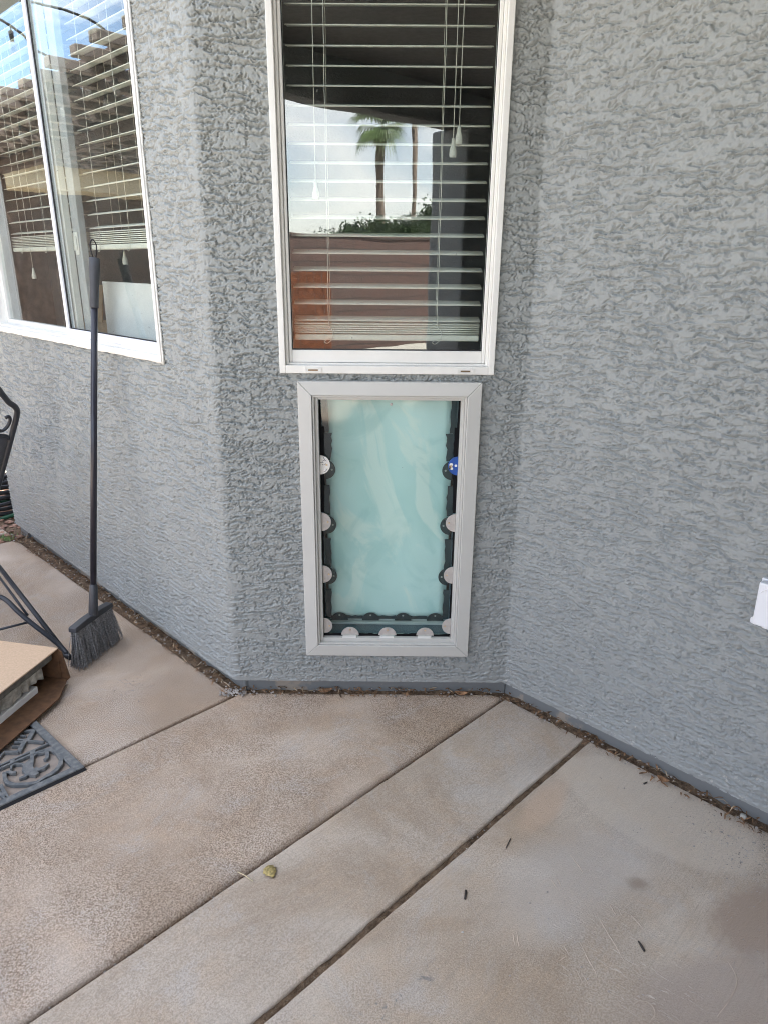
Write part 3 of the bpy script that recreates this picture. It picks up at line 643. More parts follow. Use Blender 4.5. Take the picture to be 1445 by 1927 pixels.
# ------------------------------------------------------------------ weatherproof outlet cover on the right wall
oc = empty('outlet_cover', tuple(MR @ Vector((.76, -.02, .60)))); tag(oc, 'white plastic outdoor outlet cover on the right wall, cut by the photo edge', 'outlet cover')
def xz_prism(mb, poly, ya, yb):
    n = len(poly); mb.add([(p[0], ya, p[1]) for p in poly]+[(p[0], yb, p[1]) for p in poly], [tuple(range(n)), tuple(range(2*n-1, n-1, -1))]+[(i, (i+1) % n, n+(i+1) % n, n+i) for i in range(n)])
mb = MB(MR); xz_prism(mb, [(.692, .548), (.706, .5445), (.709, .549), (.718, .548), (.722, .543), (.812, .543), (.822, .548), (.822, .560), (.816, .565), (.816, .668), (.700, .668), (.701, .566), (.692, .560)], -.006, .010); mb.build('back_plate', M['white_cool'], oc, bevel=.0015)
mb = MB(MR); xz_prism(mb, [(.703, .556), (.814, .556), (.814, .665), (.702, .665)], -.030, -.0065); mb.build('lid', M['white_cool'], oc, bevel=.004, seg=3)
mb = MB(MR); mb.tube(smooth_path([(.708, -.0302, .640), (.722, -.0302, .652), (.760, -.0302, .655), (.806, -.0302, .650)], 8), .0014, 6); mb.build('lid_rib', M['white_cool'], oc, smooth=True)
for x, z in ((.7015, .5535), (.812, .5535)):
    mb = MB(MR); mb.tube([(x, -.0075, z), (x, -.0060, z)], .0024, 6); mb.build('screw', M['gasket'], oc)

# ------------------------------------------------------------------ ground: soil sheet, yard, slabs
def plane(name, pts, z, mat, label=None, kind='structure'):
    mb = MB(); mb.add([(x, y, z) for x, y in pts], [tuple(range(len(pts)))]); o = mb.build(name, mat); o['kind'] = kind
    if label: o['label'] = label
    return o
plane('ground', [(-300, -300), (300, -300), (300, 300), (-300, 300)], -.075, M['yard'])
soil = None
# soil sheet with a rough surface near the joints and wall foot
cA, cB, cC = -2.490, -1.590, -1.158; low = -4.2
nxs = 260; xs = np.linspace(-2.9, 2.3, nxs); ys = np.linspace(.3, 4.4, 205)
gx_, gy_ = np.meshgrid(xs, ys, indexing='ij'); gz_ = -.018+.006*perlin(gx_*18, gy_*18, 41)+.004*perlin(gx_*60, gy_*60, 42)
df_ = gx_-gy_; sm_ = gx_+gy_
for c_, h_, w_ in ((cC, .009, .03),): gz_ += h_*np.exp(-((df_-c_)/w_)**2)
wl = np.where(gx_ < XL, sm_-1.46, np.where(gx_ < XR, gy_-1.985, sm_-2.355)); gz_ += sst(0, .025, wl)*.012
vs = np.stack([gx_, gy_, gz_], -1).reshape(-1, 3); n2 = len(ys)
mb = MB(); mb.v = [tuple(v) for v in vs.tolist()]; mb.f = [(i*n2+j, (i+1)*n2+j, (i+1)*n2+j+1, i*n2+j+1) for i in range(nxs-1) for j in range(n2-1)]
so = mb.build('soil', M['soil'], smooth=True); so['kind'] = 'structure'

def line_pt(c, s):                      # point with x-y = c and x+y = s
    return ((s+c)/2, (s-c)/2)
def slab(name, poly, mat, top, rnd=.010, jitter=.0):
    """concrete slab with rounded, slightly chipped arrises"""
    P_ = []
    for i, p in enumerate(poly):
        q = poly[(i+1) % len(poly)]; d = math.hypot(q[0]-p[0], q[1]-p[1]); n = max(1, int(d/.03)) if d < 8 else 80
        nx, ny = (q[1]-p[1])/d, -(q[0]-p[0])/d
        for k in range(n):
            t = k/n; j = 0 if k == 0 else jitter*(random.uniform(-1, 1)*.5+math.sin((p[0]+t*(q[0]-p[0]))*19+i)*.5)
            P_.append((p[0]+(q[0]-p[0])*t+nx*j, p[1]+(q[1]-p[1])*t+ny*j))
    mb = MB(); n = len(P_); C_ = (sum(p[0] for p in poly)/len(poly), sum(p[1] for p in poly)/len(poly))
    nrm = []
    for i in range(n):
        a, b = P_[i-1], P_[(i+1) % n]; d = math.hypot(b[0]-a[0], b[1]-a[1]); nrm.append(((b[1]-a[1])/d, -(b[0]-a[0])/d))
    rings = [(-0.0, -.07), (0, -rnd)]+[(rnd*(1-math.cos(a)), -rnd*(1-math.sin(a))) for a in (.35, .7, 1.05, 1.35, 1.5708)]
    vs = []
    for ins, dz_ in rings:
        vs += [(p[0]-nn[0]*ins, p[1]-nn[1]*ins, top+dz_) for p, nn in zip(P_, nrm)]
    fs = [(r_*n+i, r_*n+(i+1) % n, (r_+1)*n+(i+1) % n, (r_+1)*n+i) for r_ in range(len(rings)-1) for i in range(n)]
    fs.append(tuple(range((len(rings)-1)*n, len(rings)*n))); mb.add(vs, fs)
    o = mb.build(name, mat, smooth=False); o['kind'] = 'structure'
    me_ = o.data; fl_ = [len(p.vertices) == 4 for p in me_.polygons]; me_.polygons.foreach_set('use_smooth', fl_)
    return o
cA, cB, cC = -2.490, -1.590, -1.158; low = -4.2
LW = 1.500; RW = 2.390
# ccw polygons (normals computed for outward = right of travel)
sA = slab('patio_slab', [line_pt(cA-.004, LW-.01), line_pt(-5.20, LW-.06), (-1.93, 3.34), (-2.02, 3.27), line_pt(-9.5, -1.5), line_pt(-9.5, low), line_pt(cA-.004, low)], M['slab_a'], .0000, .007, .0012)
sB = slab('patio_slab', [line_pt(cB-.009, 2.384), (.36, 2.012), (-.49, 2.010), line_pt(cA+.003, LW-.01), line_pt(cA+.003, low), line_pt(cB-.008, low)], M['slab_b'], .0010, .018, .0012)
sC = slab('patio_slab', [line_pt(cC-.011, RW), (.405, 1.982), line_pt(cB+.006, 2.372), line_pt(cB+.006, low), line_pt(cC-.011, low)], M['slab_c'], -.0022, .006, .0012)
sD = slab('patio_slab', [line_pt(5, RW), line_pt(cC+.013, RW), line_pt(cC+.013, low), line_pt(5, low)], M['slab_d'], .0004, .007, .0016)
st_ = slab('paving_stone', [(-2.00, 3.44), (-2.30, 3.75), (-2.7, 3.3), (-2.22, 3.24)], M['slab_c'], .006, .008, .001)

# ------------------------------------------------------------------ loose stuff
def rock(mb, x, y, z, r_, fl=.6):
    t = random.uniform(0, 6.28); n = 6; vs = []
    for lv, rr in ((-.5, .6), (.0, 1.0), (.5, .62)):
        for k in range(n):
            a = t+k*6.2832/n; q = rr*r_*random.uniform(.75, 1.15); vs.append((x+q*math.cos(a), y+q*math.sin(a)*random.uniform(.8, 1), z+lv*r_*fl*1.4))
    fs = [(l*n+k, l*n+(k+1) % n, (l+1)*n+(k+1) % n, (l+1)*n+k) for l in (0, 1) for k in range(n)]+[tuple(range(n-1, -1, -1)), tuple(range(2*n, 3*n))]
    mb.add(vs, fs)
def chip(mb, x, y, z, l, wd):
    a = random.uniform(0, 6.28); t = random.uniform(-.45, .45); b = random.uniform(-.5, .5); ca, sa = math.cos(a), math.sin(a)
    cc = random.uniform(.0, .35)*l; P_ = [(-l/2, -wd*.3, 0), (0, -wd/2, cc), (l/2, -wd*.2, 0), (l/2, wd*.25, 0), (0, wd/2, cc), (-l/2, wd*.3, 0)]
    vs = []
    for dz_ in (0, .0008):
        for p in P_:
            X_, Y_, Z_ = p; Zt = Z_+X_*math.sin(t)+Y_*math.sin(b); vs.append((x+X_*ca-Y_*sa, y+X_*sa+Y_*ca, z+Zt+dz_+abs(math.sin(t))*l/2))
    mb.add(vs, [(0,1,4,5), (1,2,3,4), (11,10,7,6), (10,9,8,7)]+[(i, (i+1) % 6, 6+(i+1) % 6, 6+i) for i in range(6)])
M['chip1'] = simple('dry_leaf_litter', (.20, .115, .06), .8, var=.7, scale=45)
M['chip2'] = simple('pale_litter', (.42, .33, .22), .8, var=.4, scale=45)
M['peb'] = simple('grey_pebbles', (.36, .33, .30), .8, var=.4, scale=40)
M['redrock'] = simple('red_brown_bed_gravel', (.30, .17, .115), .8, var=.55, scale=22)
def wall_foot(t):                       # t in 0..1 along the foot of the bay, returns point in the soil strip
    if t < .52: u = 2.05*(1-t/.52); k = random.random()**1.5; wd = .022+.035*sst(.9, 2.0, u); q = .020-k*(.030+wd); return (XL-u/S2+q/S2, D+u/S2+q/S2)
    if t < .72: x = XL+(XR-XL)*(t-.52)/.2; return (x, D+.024-random.random()**1.3*.045)
    v = 1.15*(t-.72)/.28; q = .018-random.random()**1.4*.055; return (XR+v/S2+q/S2, D-v/S2+q/S2)
lit = MB(); lit2 = MB(); pb = MB()
for i in range(1200):
    x, y = wall_foot(random.random()); z = .004+random.random()*.004
    q = random.random()
    if q < .62: chip(lit, x, y, z, random.uniform(.006, .022), random.uniform(.0015, .006))
    elif q < .75: chip(lit2, x, y, z, random.uniform(.006, .030), random.uniform(.0012, .004))
    else: rock(pb, x, y, z, random.uniform(.0015, .0055))
for i in range(60):                     # crumbs at the bay's left corner
    rock(pb, random.gauss(-.50, .03), random.gauss(1.995, .012), .006, random.uniform(.002, .007))
for i in range(420):                    # in the joints
    c_, wj = random.choice(((cA, .004), (cB, .007), (cC, .008), (cC, .008))); s_ = random.uniform(.2, 2.3); cc = c_+random.uniform(-wj, wj); x, y = line_pt(cc, s_)
    if random.random() < .5: chip(lit, x, y, -.014, random.uniform(.003, .009), random.uniform(.001, .003))
    else: rock(pb, x, y, -.012, random.uniform(.0012, .0032))
for i in range(900):                    # grit on the right slab by the wall
    if i < 520: x, y = random.gauss(.90, .075), random.gauss(1.335, .085)
    else: s_ = random.uniform(.6, 2.3); x, y = line_pt(random.uniform(cC+.02, .4), s_)
    if x+y > RW-.01 or x-y < cC+.02: continue
    rock(pb, x, y, .001, random.uniform(.0006, .0018) if random.random() < .93 else random.uniform(.002, .0035))
for i in range(260):
    s_ = random.uniform(-.2, 1.43); x, y = line_pt(random.uniform(-5, cA-.02), s_)
    rock(pb, x, y, .001, random.uniform(.0008, .0022))
for i in range(70):
    rock(pb, random.gauss(-.86, .03), random.gauss(2.04, .05), .001, random.uniform(.001, .0028))
for i in range(150):
    s_ = random.uniform(.2, 2.28); x, y = line_pt(random.uniform(cA+.02, cC-.02), s_); rock(pb, x, y, .0006, random.uniform(.0006, .0016))
tag(lit.build('leaf_litter', M['chip1']), 'brown leaf litter along the foot of the house wall', kind='stuff')
tag(lit2.build('dry_grass_litter', M['chip2']), 'pale straw bits along the foot of the house wall', kind='stuff')
tag(pb.build('grit', M['peb']), 'fine grey grit and crumbs scattered over the concrete', kind='stuff')
gr_ = MB()
for i in range(1500):
    x = random.uniform(-3.0, -1.80); y = random.uniform(3.2, 4.6)
    if x+y > 1.49 and x > -1.985: continue
    if y < 3.29+(-1.93-x)*.3 and x < -1.93: pass
    if x+y > 1.5 and x-y > -5.48: continue
    if (y-x) < 5.28: continue
    rock(gr_, x, y, -.004+random.random()*.012, random.uniform(.008, .024), .5)
tag(gr_.build('gravel', M['redrock']), 'red brown gravel bed at the far left corner of the house', kind='stuff')

# small single things lying on the slabs
def leaf():
    o = empty('leaf', (-.264, 1.269, 0)); 
    mb = MB(Matrix.Translation((-.264, 1.269, .0015)) @ Matrix.Rotation(R(-60), 4, 'Z')); n = 12
    top = [(-.017+.034*i/n, (.0125*math.sin(math.pi*min(1, (i+.4)/(n+.4))**.8)+.0012*((i % 3)-1)), 0) for i in range(n+1)]
    vs = []
    for sgn in (1, 0, -1):
        for i, p in enumerate(top): vs.append((p[0]*1.15, p[1]*sgn*1.25, .0004+.0012*abs(sgn)*(.5+.5*math.sin(i*.9+sgn))))
    k = n+1; mb.add(vs, [(r_*k+i, r_*k+i+1, (r_+1)*k+i+1, (r_+1)*k+i) for r_ in (0, 1) for i in range(n)])
    l = mb.build('leaf', simple('yellow_green_dry_leaf', (.40, .31, .12), .75, var=.5, scale=160), smooth=True); s_ = l.modifiers.new('t', 'SOLIDIFY'); s_.thickness = .0006
    bpy.data.objects.remove(o); l.name = 'leaf'
    tag(l, 'curled yellow green dry leaf on the concrete strip between the two joints', 'leaf')
leaf()
def stick(name, label, cat, pts, r_, mat, group=None):
    mb = MB(); mb.tube(pts, r_, 7); o = mb.build(name, mat, smooth=True); tag(o, label, cat, group); return o
stick('grass_stalk', 'pale dry stalk lying across the joint left of the yellow leaf', 'stalk', [(-.340, 1.266, .0035), (-.322, 1.256, .0045), (-.300, 1.242, .0015)], .0013, simple('straw', (.62, .54, .35), .6))
dk = simple('dark_twig', (.045, .038, .033), .7)
stick('twig', 'short thick dark twig on the right slab near the wide joint', 'twig', [(.1905, 1.222, .0026), (.188, 1.206, .0028), (.186, 1.199, .0026)], .0026, dk)
stick('twig', 'thin curved dark twig on the right slab, highest of the twigs', 'twig', [(.3195, 1.3785, .002), (.312, 1.365, .003), (.3045, 1.3515, .002), (.302, 1.346, .002)], [.0012, .0013, .0012, .0006], dk)
stick('twig', 'short thick dark twig at lower right amid the scraped dust', 'twig', [(.544, 1.098, .0028), (.5465, 1.088, .003), (.549, 1.076, .0028)], [.0018, .0027, .0024], dk)
stick('twig', 'tiny dark twig on the right slab close to the right wall', 'twig', [(.722, 1.580, .002), (.732, 1.586, .002)], .0022, dk)
mb = MB(); rock(mb, .935, 1.452, .010, .011, .8); tag(mb.build('pebble', simple('pale_pebble', (.42, .41, .37), .8), smooth=True), 'pale grey pebble at the foot of the right wall', 'pebble')
mb = MB()
for (x, y, r_) in ((.173, 1.116, .0035), (.205, 1.345, .002)): rock(mb, x, y, .002, r_)
tag(mb.build('crumb', simple('white_crumb', (.62, .6, .55), .8), smooth=True), 'small white crumbs on the right slab', kind='stuff')
mb = MB()
for P_ in [[(0.4192, 1.1023), (0.4268, 1.059), (0.4345, 1.0201), (0.4117, 1.0032)], [(0.3838, 1.0879), (0.3894, 1.0675)], [(0.3977, 1.0346), (0.4028, 1.0072)], [(0.4051, 1.0283), (0.4129, 1.0074)], [(0.4751, 1.1639), (0.4849, 1.1221), (0.4928, 1.0915), (0.5017, 1.0467)], [(0.5118, 1.1901), (0.5161, 1.1644)], [(0.526, 1.1851), (0.53, 1.1621)], [(0.7149, 1.058), (0.7173, 1.0234), (0.6957, 0.9901), (0.6429, 0.9426)], [(0.407, 1.2653), (0.4129, 1.2401)], [(0.3933, 1.2566), (0.4026, 1.2316)], [(0.4562, 1.3312), (0.4689, 1.2952), (0.4739, 1.2777)], [(0.548, 1.1699), (0.5656, 1.1303)], [(0.3966, 0.9688), (0.4087, 0.9631), (0.4, 0.9456), (0.3841, 0.9435)], [(0.4888, 0.964), (0.5032, 0.972), (0.5215, 0.9682), (0.5262, 0.9489), (0.508, 0.9299)], [(0.3654, 1.0538), (0.3847, 1.0652)], [(0.2902, 1.1221), (0.2879, 1.0845)], [(0.2807, 1.1172), (0.2794, 1.089)]]:
    q = smooth_path([(x, y, .0004) for x, y in P_], 5); n = len(q)
    mb.tube([p+Vector((random.uniform(-.0006, .0006), random.uniform(-.0006, .0006), 0)) for p in q], [.0004+.0008*math.sin(math.pi*(i+.3)/n) for i in range(n)], 6)
tag(mb.build('dried_mud', simple('dried_mud_ridge', (.53, .44, .35), .9), smooth=True), 'thin scraped ridges of dried mud on the right slab', kind='stuff')
# curled brown leaves at the wall foot
cl = simple('curled_brown_leaf', (.30, .165, .085), .7, var=.5, scale=60)
for (x, y, a, l, lab) in ((-.195, 2.000, .3, .05, 'curled brown leaf against the footing below the pet door, left of centre'), (.255, 1.992, -.2, .045, 'curled brown leaf against the footing below the right end of the pet door'), (.775, 1.585, -.7, .035, 'curled brown leaf at the foot of the right wall')):
    mb = MB(Matrix.Translation((x, y, .006)) @ Matrix.Rotation(a, 4, 'Z')); n = 8; vs = []
    for i in range(n+1):
        t = i/n; wd = .011*math.sin(math.pi*t)**.7+.0008
        for j in range(5): q = (j/4-.5)*2.2; vs.append((l*(t-.5), wd*math.sin(q), .002+wd*(1-math.cos(q))+.010*(t-.5)**2*4))
    mb.add(vs, [(i*5+j, i*5+j+1, (i+1)*5+j+1, (i+1)*5+j) for i in range(n) for j in range(4)])
    o = mb.build('fallen_leaf', cl, smooth=True); s_ = o.modifiers.new('t', 'SOLIDIFY'); s_.thickness = .0007; tag(o, lab, 'leaf', 'curled leaves at the wall foot')
# small weed
mb = MB()
for i in range(60):
    x, y = random.gauss(-1.99, .03), random.gauss(3.36, .02); a = random.uniform(0, 6.28); h = random.uniform(.01, .03)
    mb.add([(x-.002, y, .0), (x+.002, y, .0), (x+math.cos(a)*.012, y+math.sin(a)*.012, h), (-1.99, 3.36, -.004)], [(0, 1, 2), (0, 1, 3)])
wd_ = mb.build('weed', simple('weed_green', (.12, .20, .05), .6), None); tag(wd_, 'small green weed growing beyond the far end of the concrete slab', 'plant')

# ------------------------------------------------------------------ broom
bro = empty('broom', (-1.06, 2.26, 0)); tag(bro, 'grey bristled broom with long black handle leaning against the sliding window', 'broom')
pb0 = Vector((-1.0505, 2.245, .165)); pt0 = Vector((-.9570, 2.4145, 1.372)); ax = (pt0-pb0).normalized(); Ln = (pt0-pb0).length
def onax(d): return pb0+ax*d
mb = MB(); mb.tube([onax(.05), onax(Ln-.10)], .0108, 20); mb.build('handle', M['broom_pole'], bro, smooth=True)
mb = MB(); mb.tube([onax(-.008), onax(.03), onax(.10), onax(.102), onax(.110)], [.0165, .0160, .0140, .0134, .0115], 20); mb.build('socket', M['broom_dark'], bro, smooth=True, bevel=.001)
mb = MB(); mb.tube([onax(Ln-.158), onax(Ln-.155), onax(Ln-.10), onax(Ln-.03), onax(Ln-.002), onax(Ln)], [.0128, .0135, .0145, .0168, .0172, .0150], 24); mb.build('grip', M['broom_grip'], bro, smooth=True)
tp = onax(Ln); sd_ = Vector((.8, .2, 0)).normalized()
mb = MB(); mb.tube(smooth_path([tp-sd_*.004, tp-sd_*.008+Vector((0, 0, .020)), tp-sd_*.009+Vector((0, 0, .040)), tp+Vector((0, 0, .056)), tp+sd_*.010+Vector((0, 0, .040)), tp+sd_*.008+Vector((0, 0, .018)), tp+sd_*.004], 6), .0022, 8); mb.build('hang_loop', M['gasket'], bro, smooth=True)
hc = Vector((-1.0575, 2.2420)); hd = Vector((.054, .2)).normalized(); hn = Vector((hd.y, -hd.x))
Mh = Matrix(((hd.x, hn.x, 0, hc.x), (hd.y, hn.y, 0, hc.y), (0, 0, 1, 0), (0, 0, 0, 1)))
mb = MB(Mh)
prof = [(-.106, .142), (.106, .142), (.104, .160), (.04, .1655), (-.04, .1655), (-.104, .160)]
mb.add([(p[0], -.0155, p[1]) for p in prof]+[(p[0], .0155, p[1]) for p in prof], [tuple(range(6)), tuple(range(11, 5, -1))]+[(i, (i+1) % 6, 6+(i+1) % 6, 6+i) for i in range(6)])
mb.build('block', M['broom_dark'], bro, bevel=.003)
mb = MB(Mh)
for i in range(1000):
    a = random.uniform(-.100, .100); b = random.uniform(-.011, .011); fl_ = 1.16+random.gauss(0, .05); e = a*fl_+random.gauss(0, .004); g = b*2.6+random.gauss(0, .006)
    if random.random() < .02: g += random.choice((-1, 1))*.02; e += random.gauss(0, .02)
    zt = random.uniform(.0005, .010)+.02*abs(a)*random.random()
    mid = ((a+e)/2+random.gauss(0, .002), (b+g)/2+random.gauss(0, .002), .07+random.uniform(-.01, .01))
    mb.tube([(a, b, .144), mid, (e, g, zt)], [.0011, .0011, .0009], 3, cap=False)
mb.tube([(-.03, .014, .142), (-.01, .040, .09), (.02, .058, .060)], .0009, 4)
mb.build('bristles', M['bristle'], bro, smooth=True)

# ------------------------------------------------------------------ doormat (cast rubber, pierced scroll pattern)
mat_o = empty('doormat', (-.95, 1.60, 0)); tag(mat_o, 'grey rubber doormat with pierced scroll pattern under the cardboard box', 'doormat')
mc = Vector((-.843, 1.614)); da = Vector((-.749, .662)); db_ = Vector((-.713, -.701)); dbn = db_
def mp2(a, b): p = mc+da*a+dbn*b; return (p.x, p.y)
def strip2(mb, pts, wd, za, zb, closed=False):
    P_ = [Vector(p) for p in pts]; n = len(P_); Lf = []; Rt = []
    for i in range(n):
        a = P_[(i-1) % n] if (closed or i > 0) else P_[i]; b = P_[(i+1) % n] if (closed or i < n-1) else P_[i]
        d = (b-a).normalized(); nn = Vector((-d.y, d.x)); w_ = wd[i] if isinstance(wd, list) else wd
        Lf.append(P_[i]+nn*w_/2); Rt.append(P_[i]-nn*w_/2)
    vs = [(p.x, p.y, za) for p in Lf]+[(p.x, p.y, za) for p in Rt]+[(p.x, p.y, zb) for p in Lf]+[(p.x, p.y, zb) for p in Rt]
    fs = []; m_ = n if closed else n-1
    for i in range(m_):
        j = (i+1) % n; fs += [(2*n+i, 3*n+i, 3*n+j, 2*n+j), (i, 2*n+i, 2*n+j, j), (n+i, n+j, 3*n+j, 3*n+i), (i, j, n+j, n+i)]
    if not closed: fs += [(0, n, 3*n, 2*n), (n-1, 3*n-1, 4*n-1, 2*n-1)]
    mb.add(vs, fs)
# frame, with sloping outside edge
MWd, MLg = .56, .90
mb = MB()
def mrect(a0, a1, b0, b1, za, zb):
    mb.add([(*mp2(a0, b0), za), (*mp2(a1, b0), za), (*mp2(a1, b1), za), (*mp2(a0, b1), za), (*mp2(a0, b0), zb), (*mp2(a1, b0), zb), (*mp2(a1, b1), zb), (*mp2(a0, b1), zb)],
           [(0,3,2,1),(4,5,6,7),(0,1,5,4),(1,2,6,5),(2,3,7,6),(3,0,4,7)])
mrect(0, MWd, 0, .022, .0018, .0142); mrect(0, .022, .022, MLg, .0018, .0142); mrect(MWd-.03, MWd, .022, MLg, .0018, .0142); mrect(.022, MWd-.03, MLg-.03, MLg, .0018, .0142)
mb.build('border', M['rubber'], mat_o, bevel=.002)
mb = MB(); pts = [mp2(.004, .004), mp2(MWd-.004, .004), mp2(MWd-.004, MLg-.004), mp2(.004, MLg-.004)]; mb.prism(pts[::-1], -.0002+.0008, .0016); 
sb_ = mb.build('base_web', simple('mat_base_web', (.30, .25, .21), .9, bump=.8, bscale=200), mat_o)
def mpl(L_): return [mp2(a, b) for a, b in L_]
PAT = [([(0.164, 0.0763), (0.1386, 0.0849), (0.1243, 0.0997), (0.1036, 0.1116), (0.0816, 0.1099), (0.0618, 0.1022)], [0.0094, 0.0117, 0.0258, 0.0305, 0.0235, 0.0141]),
([(0.0803, 0.1435), (0.0774, 0.1291), (0.0883, 0.1125)], [0.007, 0.0106, 0.0141]),
([(0.0855, 0.0618), (0.0773, 0.0779), (0.079, 0.0915), (0.0908, 0.0991)], [0.007, 0.0106, 0.0117, 0.0141]),
([(0.1298, 0.0866), (0.1489, 0.0783), (0.1565, 0.0647), (0.149, 0.0531), (0.1454, 0.0453)], [0.007, 0.007, 0.007, 0.007, 0.007]),
([(0.1533, 0.0402), (0.1324, 0.0453), (0.1174, 0.0517), (0.1108, 0.0619)], [0.0106, 0.0106, 0.0106, 0.0106]),
([(0.1356, 0.1428), (0.149, 0.1359), (0.1502, 0.1249), (0.1385, 0.1135), (0.126, 0.1114)], [0.0066, 0.0066, 0.0066, 0.0066, 0.0066]),
([(0.1312, 0.1583), (0.1265, 0.1497), (0.1158, 0.1452), (0.1123, 0.1379)], [0.0094, 0.0094, 0.0094, 0.0094]),
([(0.1546, 0.0415), (0.1399, 0.0272), (0.1142, 0.0234), (0.084, 0.0275), (0.0593, 0.0403), (0.0444, 0.0578), (0.0364, 0.0775), (0.037, 0.0897)], [0.0129, 0.0129, 0.0129, 0.0129, 0.0129, 0.0129, 0.0129, 0.0129]),
([(0.1338, 0.1608), (0.1102, 0.1688), (0.0861, 0.1719), (0.0666, 0.1642), (0.0542, 0.1521), (0.0407, 0.1352), (0.0299, 0.1172), (0.037, 0.0897)], [0.0106, 0.0106, 0.0106, 0.0106, 0.0106, 0.0106, 0.0106, 0.0106]),
([(0.1803, 0.0096), (0.1772, 0.0635), (0.1755, 0.1168), (0.1752, 0.1574)], [0.0066, 0.0066, 0.0066, 0.0066]),
([(0.1509, 0.0205), (0.1618, 0.0699), (0.1613, 0.1276), (0.1595, 0.1701)], [0.007, 0.007, 0.007, 0.007]),
([(0.177, 0.0655), (0.1627, 0.075)], [0.0141, 0.0141]),
([(0.1764, 0.1218), (0.1596, 0.1301)], [0.0117, 0.0117]),
([(0.2758, 0.023), (0.2388, 0.0533), (0.2353, 0.0678), (0.1984, 0.0971)], [0.0141, 0.0141, 0.0141, 0.0141]),
([(0.1947, 0.0282), (0.2323, 0.056), (0.2619, 0.0759)], [0.007, 0.007, 0.007]),
([(0.1984, 0.0971), (0.2276, 0.1256), (0.2082, 0.1487)], [0.0085, 0.0085, 0.0085]),
([(0.2898, 0.0461), (0.2748, 0.0234)], [0.007, 0.007]),
([(0.2746, 0.0634), (0.2623, 0.0514)], [0.0033, 0.0033]),
([(0.2399, 0.101), (0.2239, 0.0853)], [0.0033, 0.0033]),
([(0.2556, 0.0876), (0.2393, 0.0718)], [0.007, 0.007]),
([(0.0874, 0.1882), (0.02, 0.1953)], [0.0099, 0.0099]),
([(0.183, 0.0123), (0.1103, 0.0195), (0.0194, 0.0215)], [0.008, 0.008, 0.008]),
([(0.084, 0.0275), (0.0895, 0.0119)], [0.0094, 0.0094])]
mb = MB(); k_ = 0
for ma in (lambda a: a, lambda a: MWd-a):
    for mB in (lambda b: b, lambda b: .394-b, lambda b: .394+b, lambda b: .788-b):
        for P_, w_ in PAT:
            q = [(ma(a), mB(b)) for a, b in P_]
            if max(b for a, b in q) > MLg-.028 or (ma(1) < 0 and max(a for a, b in P_) > .25): continue
            k_ += 1; strip2(mb, mpl(q), [x for x in w_], .0018, .0118+.0012*((k_*37) % 23)/23)
mb.build('scrollwork', M['rubber'], mat_o, bevel=.0012)
mb = MB(); e = .0035
mb.add([(*mp2(-e, -e), .0008), (*mp2(MWd+e, -e), .0008), (*mp2(MWd, .0008), .0128), (*mp2(0, .0008), .0128), (*mp2(.01, .01), .001), (*mp2(MWd-.01, .01), .001)], [(0,1,2,3), (0,4,5,1), (3,2,5,4)])
mb.add([(*mp2(-e, -e), .0008), (*mp2(-e, MLg+e), .0008), (*mp2(.0008, MLg), .0128), (*mp2(.0008, 0), .0128), (*mp2(.01, .01), .001), (*mp2(.01, MLg-.01), .001)], [(0,1,2,3), (0,4,5,1), (3,2,5,4)])
mb.build('side_edge', M['rubber_side'], mat_o)

# ------------------------------------------------------------------ cardboard box on the mat
cb = empty('cardboard_box', (-1.2, 1.8, .015)); tag(cb, 'flat brown cardboard box with torn open side showing foam, resting on the doormat', 'cardboard box')
zt, zb_ = .1385, .0165; f_ = (1.35-zt)/1.35
ca = Vector((-1.21797, 2.28052))*f_                     # far right top corner
e1 = Vector((-.9796, .2009)); e2 = Vector((-.2100, -.9777))  # back edge, right edge
Mb = Matrix(((-e1.x, -e2.x, 0, ca.x), (-e1.y, -e2.y, 0, ca.y), (0, 0, 1, 0), (0, 0, 0, 1)))   # local x out of the open side, y away
LB, WB, t_ = .80, .52, .005
mb = MB(Mb); mb.box(-WB, 0, -LB, 0, zt-t_, zt); mb.build('top_panel', M['card'], cb, bevel=.0012)
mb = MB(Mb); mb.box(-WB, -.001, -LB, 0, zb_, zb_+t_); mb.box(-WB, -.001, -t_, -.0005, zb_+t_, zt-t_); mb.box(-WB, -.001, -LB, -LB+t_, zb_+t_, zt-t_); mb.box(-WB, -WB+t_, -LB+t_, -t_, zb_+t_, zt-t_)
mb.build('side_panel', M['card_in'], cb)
mb = MB(Mb)                                              # lower flap folded out, far flap folded out
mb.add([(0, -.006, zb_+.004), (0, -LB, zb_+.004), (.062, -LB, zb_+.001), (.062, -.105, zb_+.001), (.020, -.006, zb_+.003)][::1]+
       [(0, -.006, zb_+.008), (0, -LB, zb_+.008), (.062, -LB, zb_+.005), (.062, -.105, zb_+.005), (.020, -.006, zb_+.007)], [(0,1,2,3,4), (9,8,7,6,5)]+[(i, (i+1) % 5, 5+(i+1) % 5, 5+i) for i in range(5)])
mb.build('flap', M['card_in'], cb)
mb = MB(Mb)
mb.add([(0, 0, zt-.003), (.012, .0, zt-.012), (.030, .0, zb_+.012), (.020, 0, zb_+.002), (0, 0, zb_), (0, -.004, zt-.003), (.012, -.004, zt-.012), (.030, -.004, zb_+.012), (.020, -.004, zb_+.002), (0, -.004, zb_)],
       [(0,1,2,3,4), (9,8,7,6,5)]+[(i, (i+1) % 5, 5+(i+1) % 5, 5+i) for i in range(5)]); mb.build('flap', M['card_in'], cb)
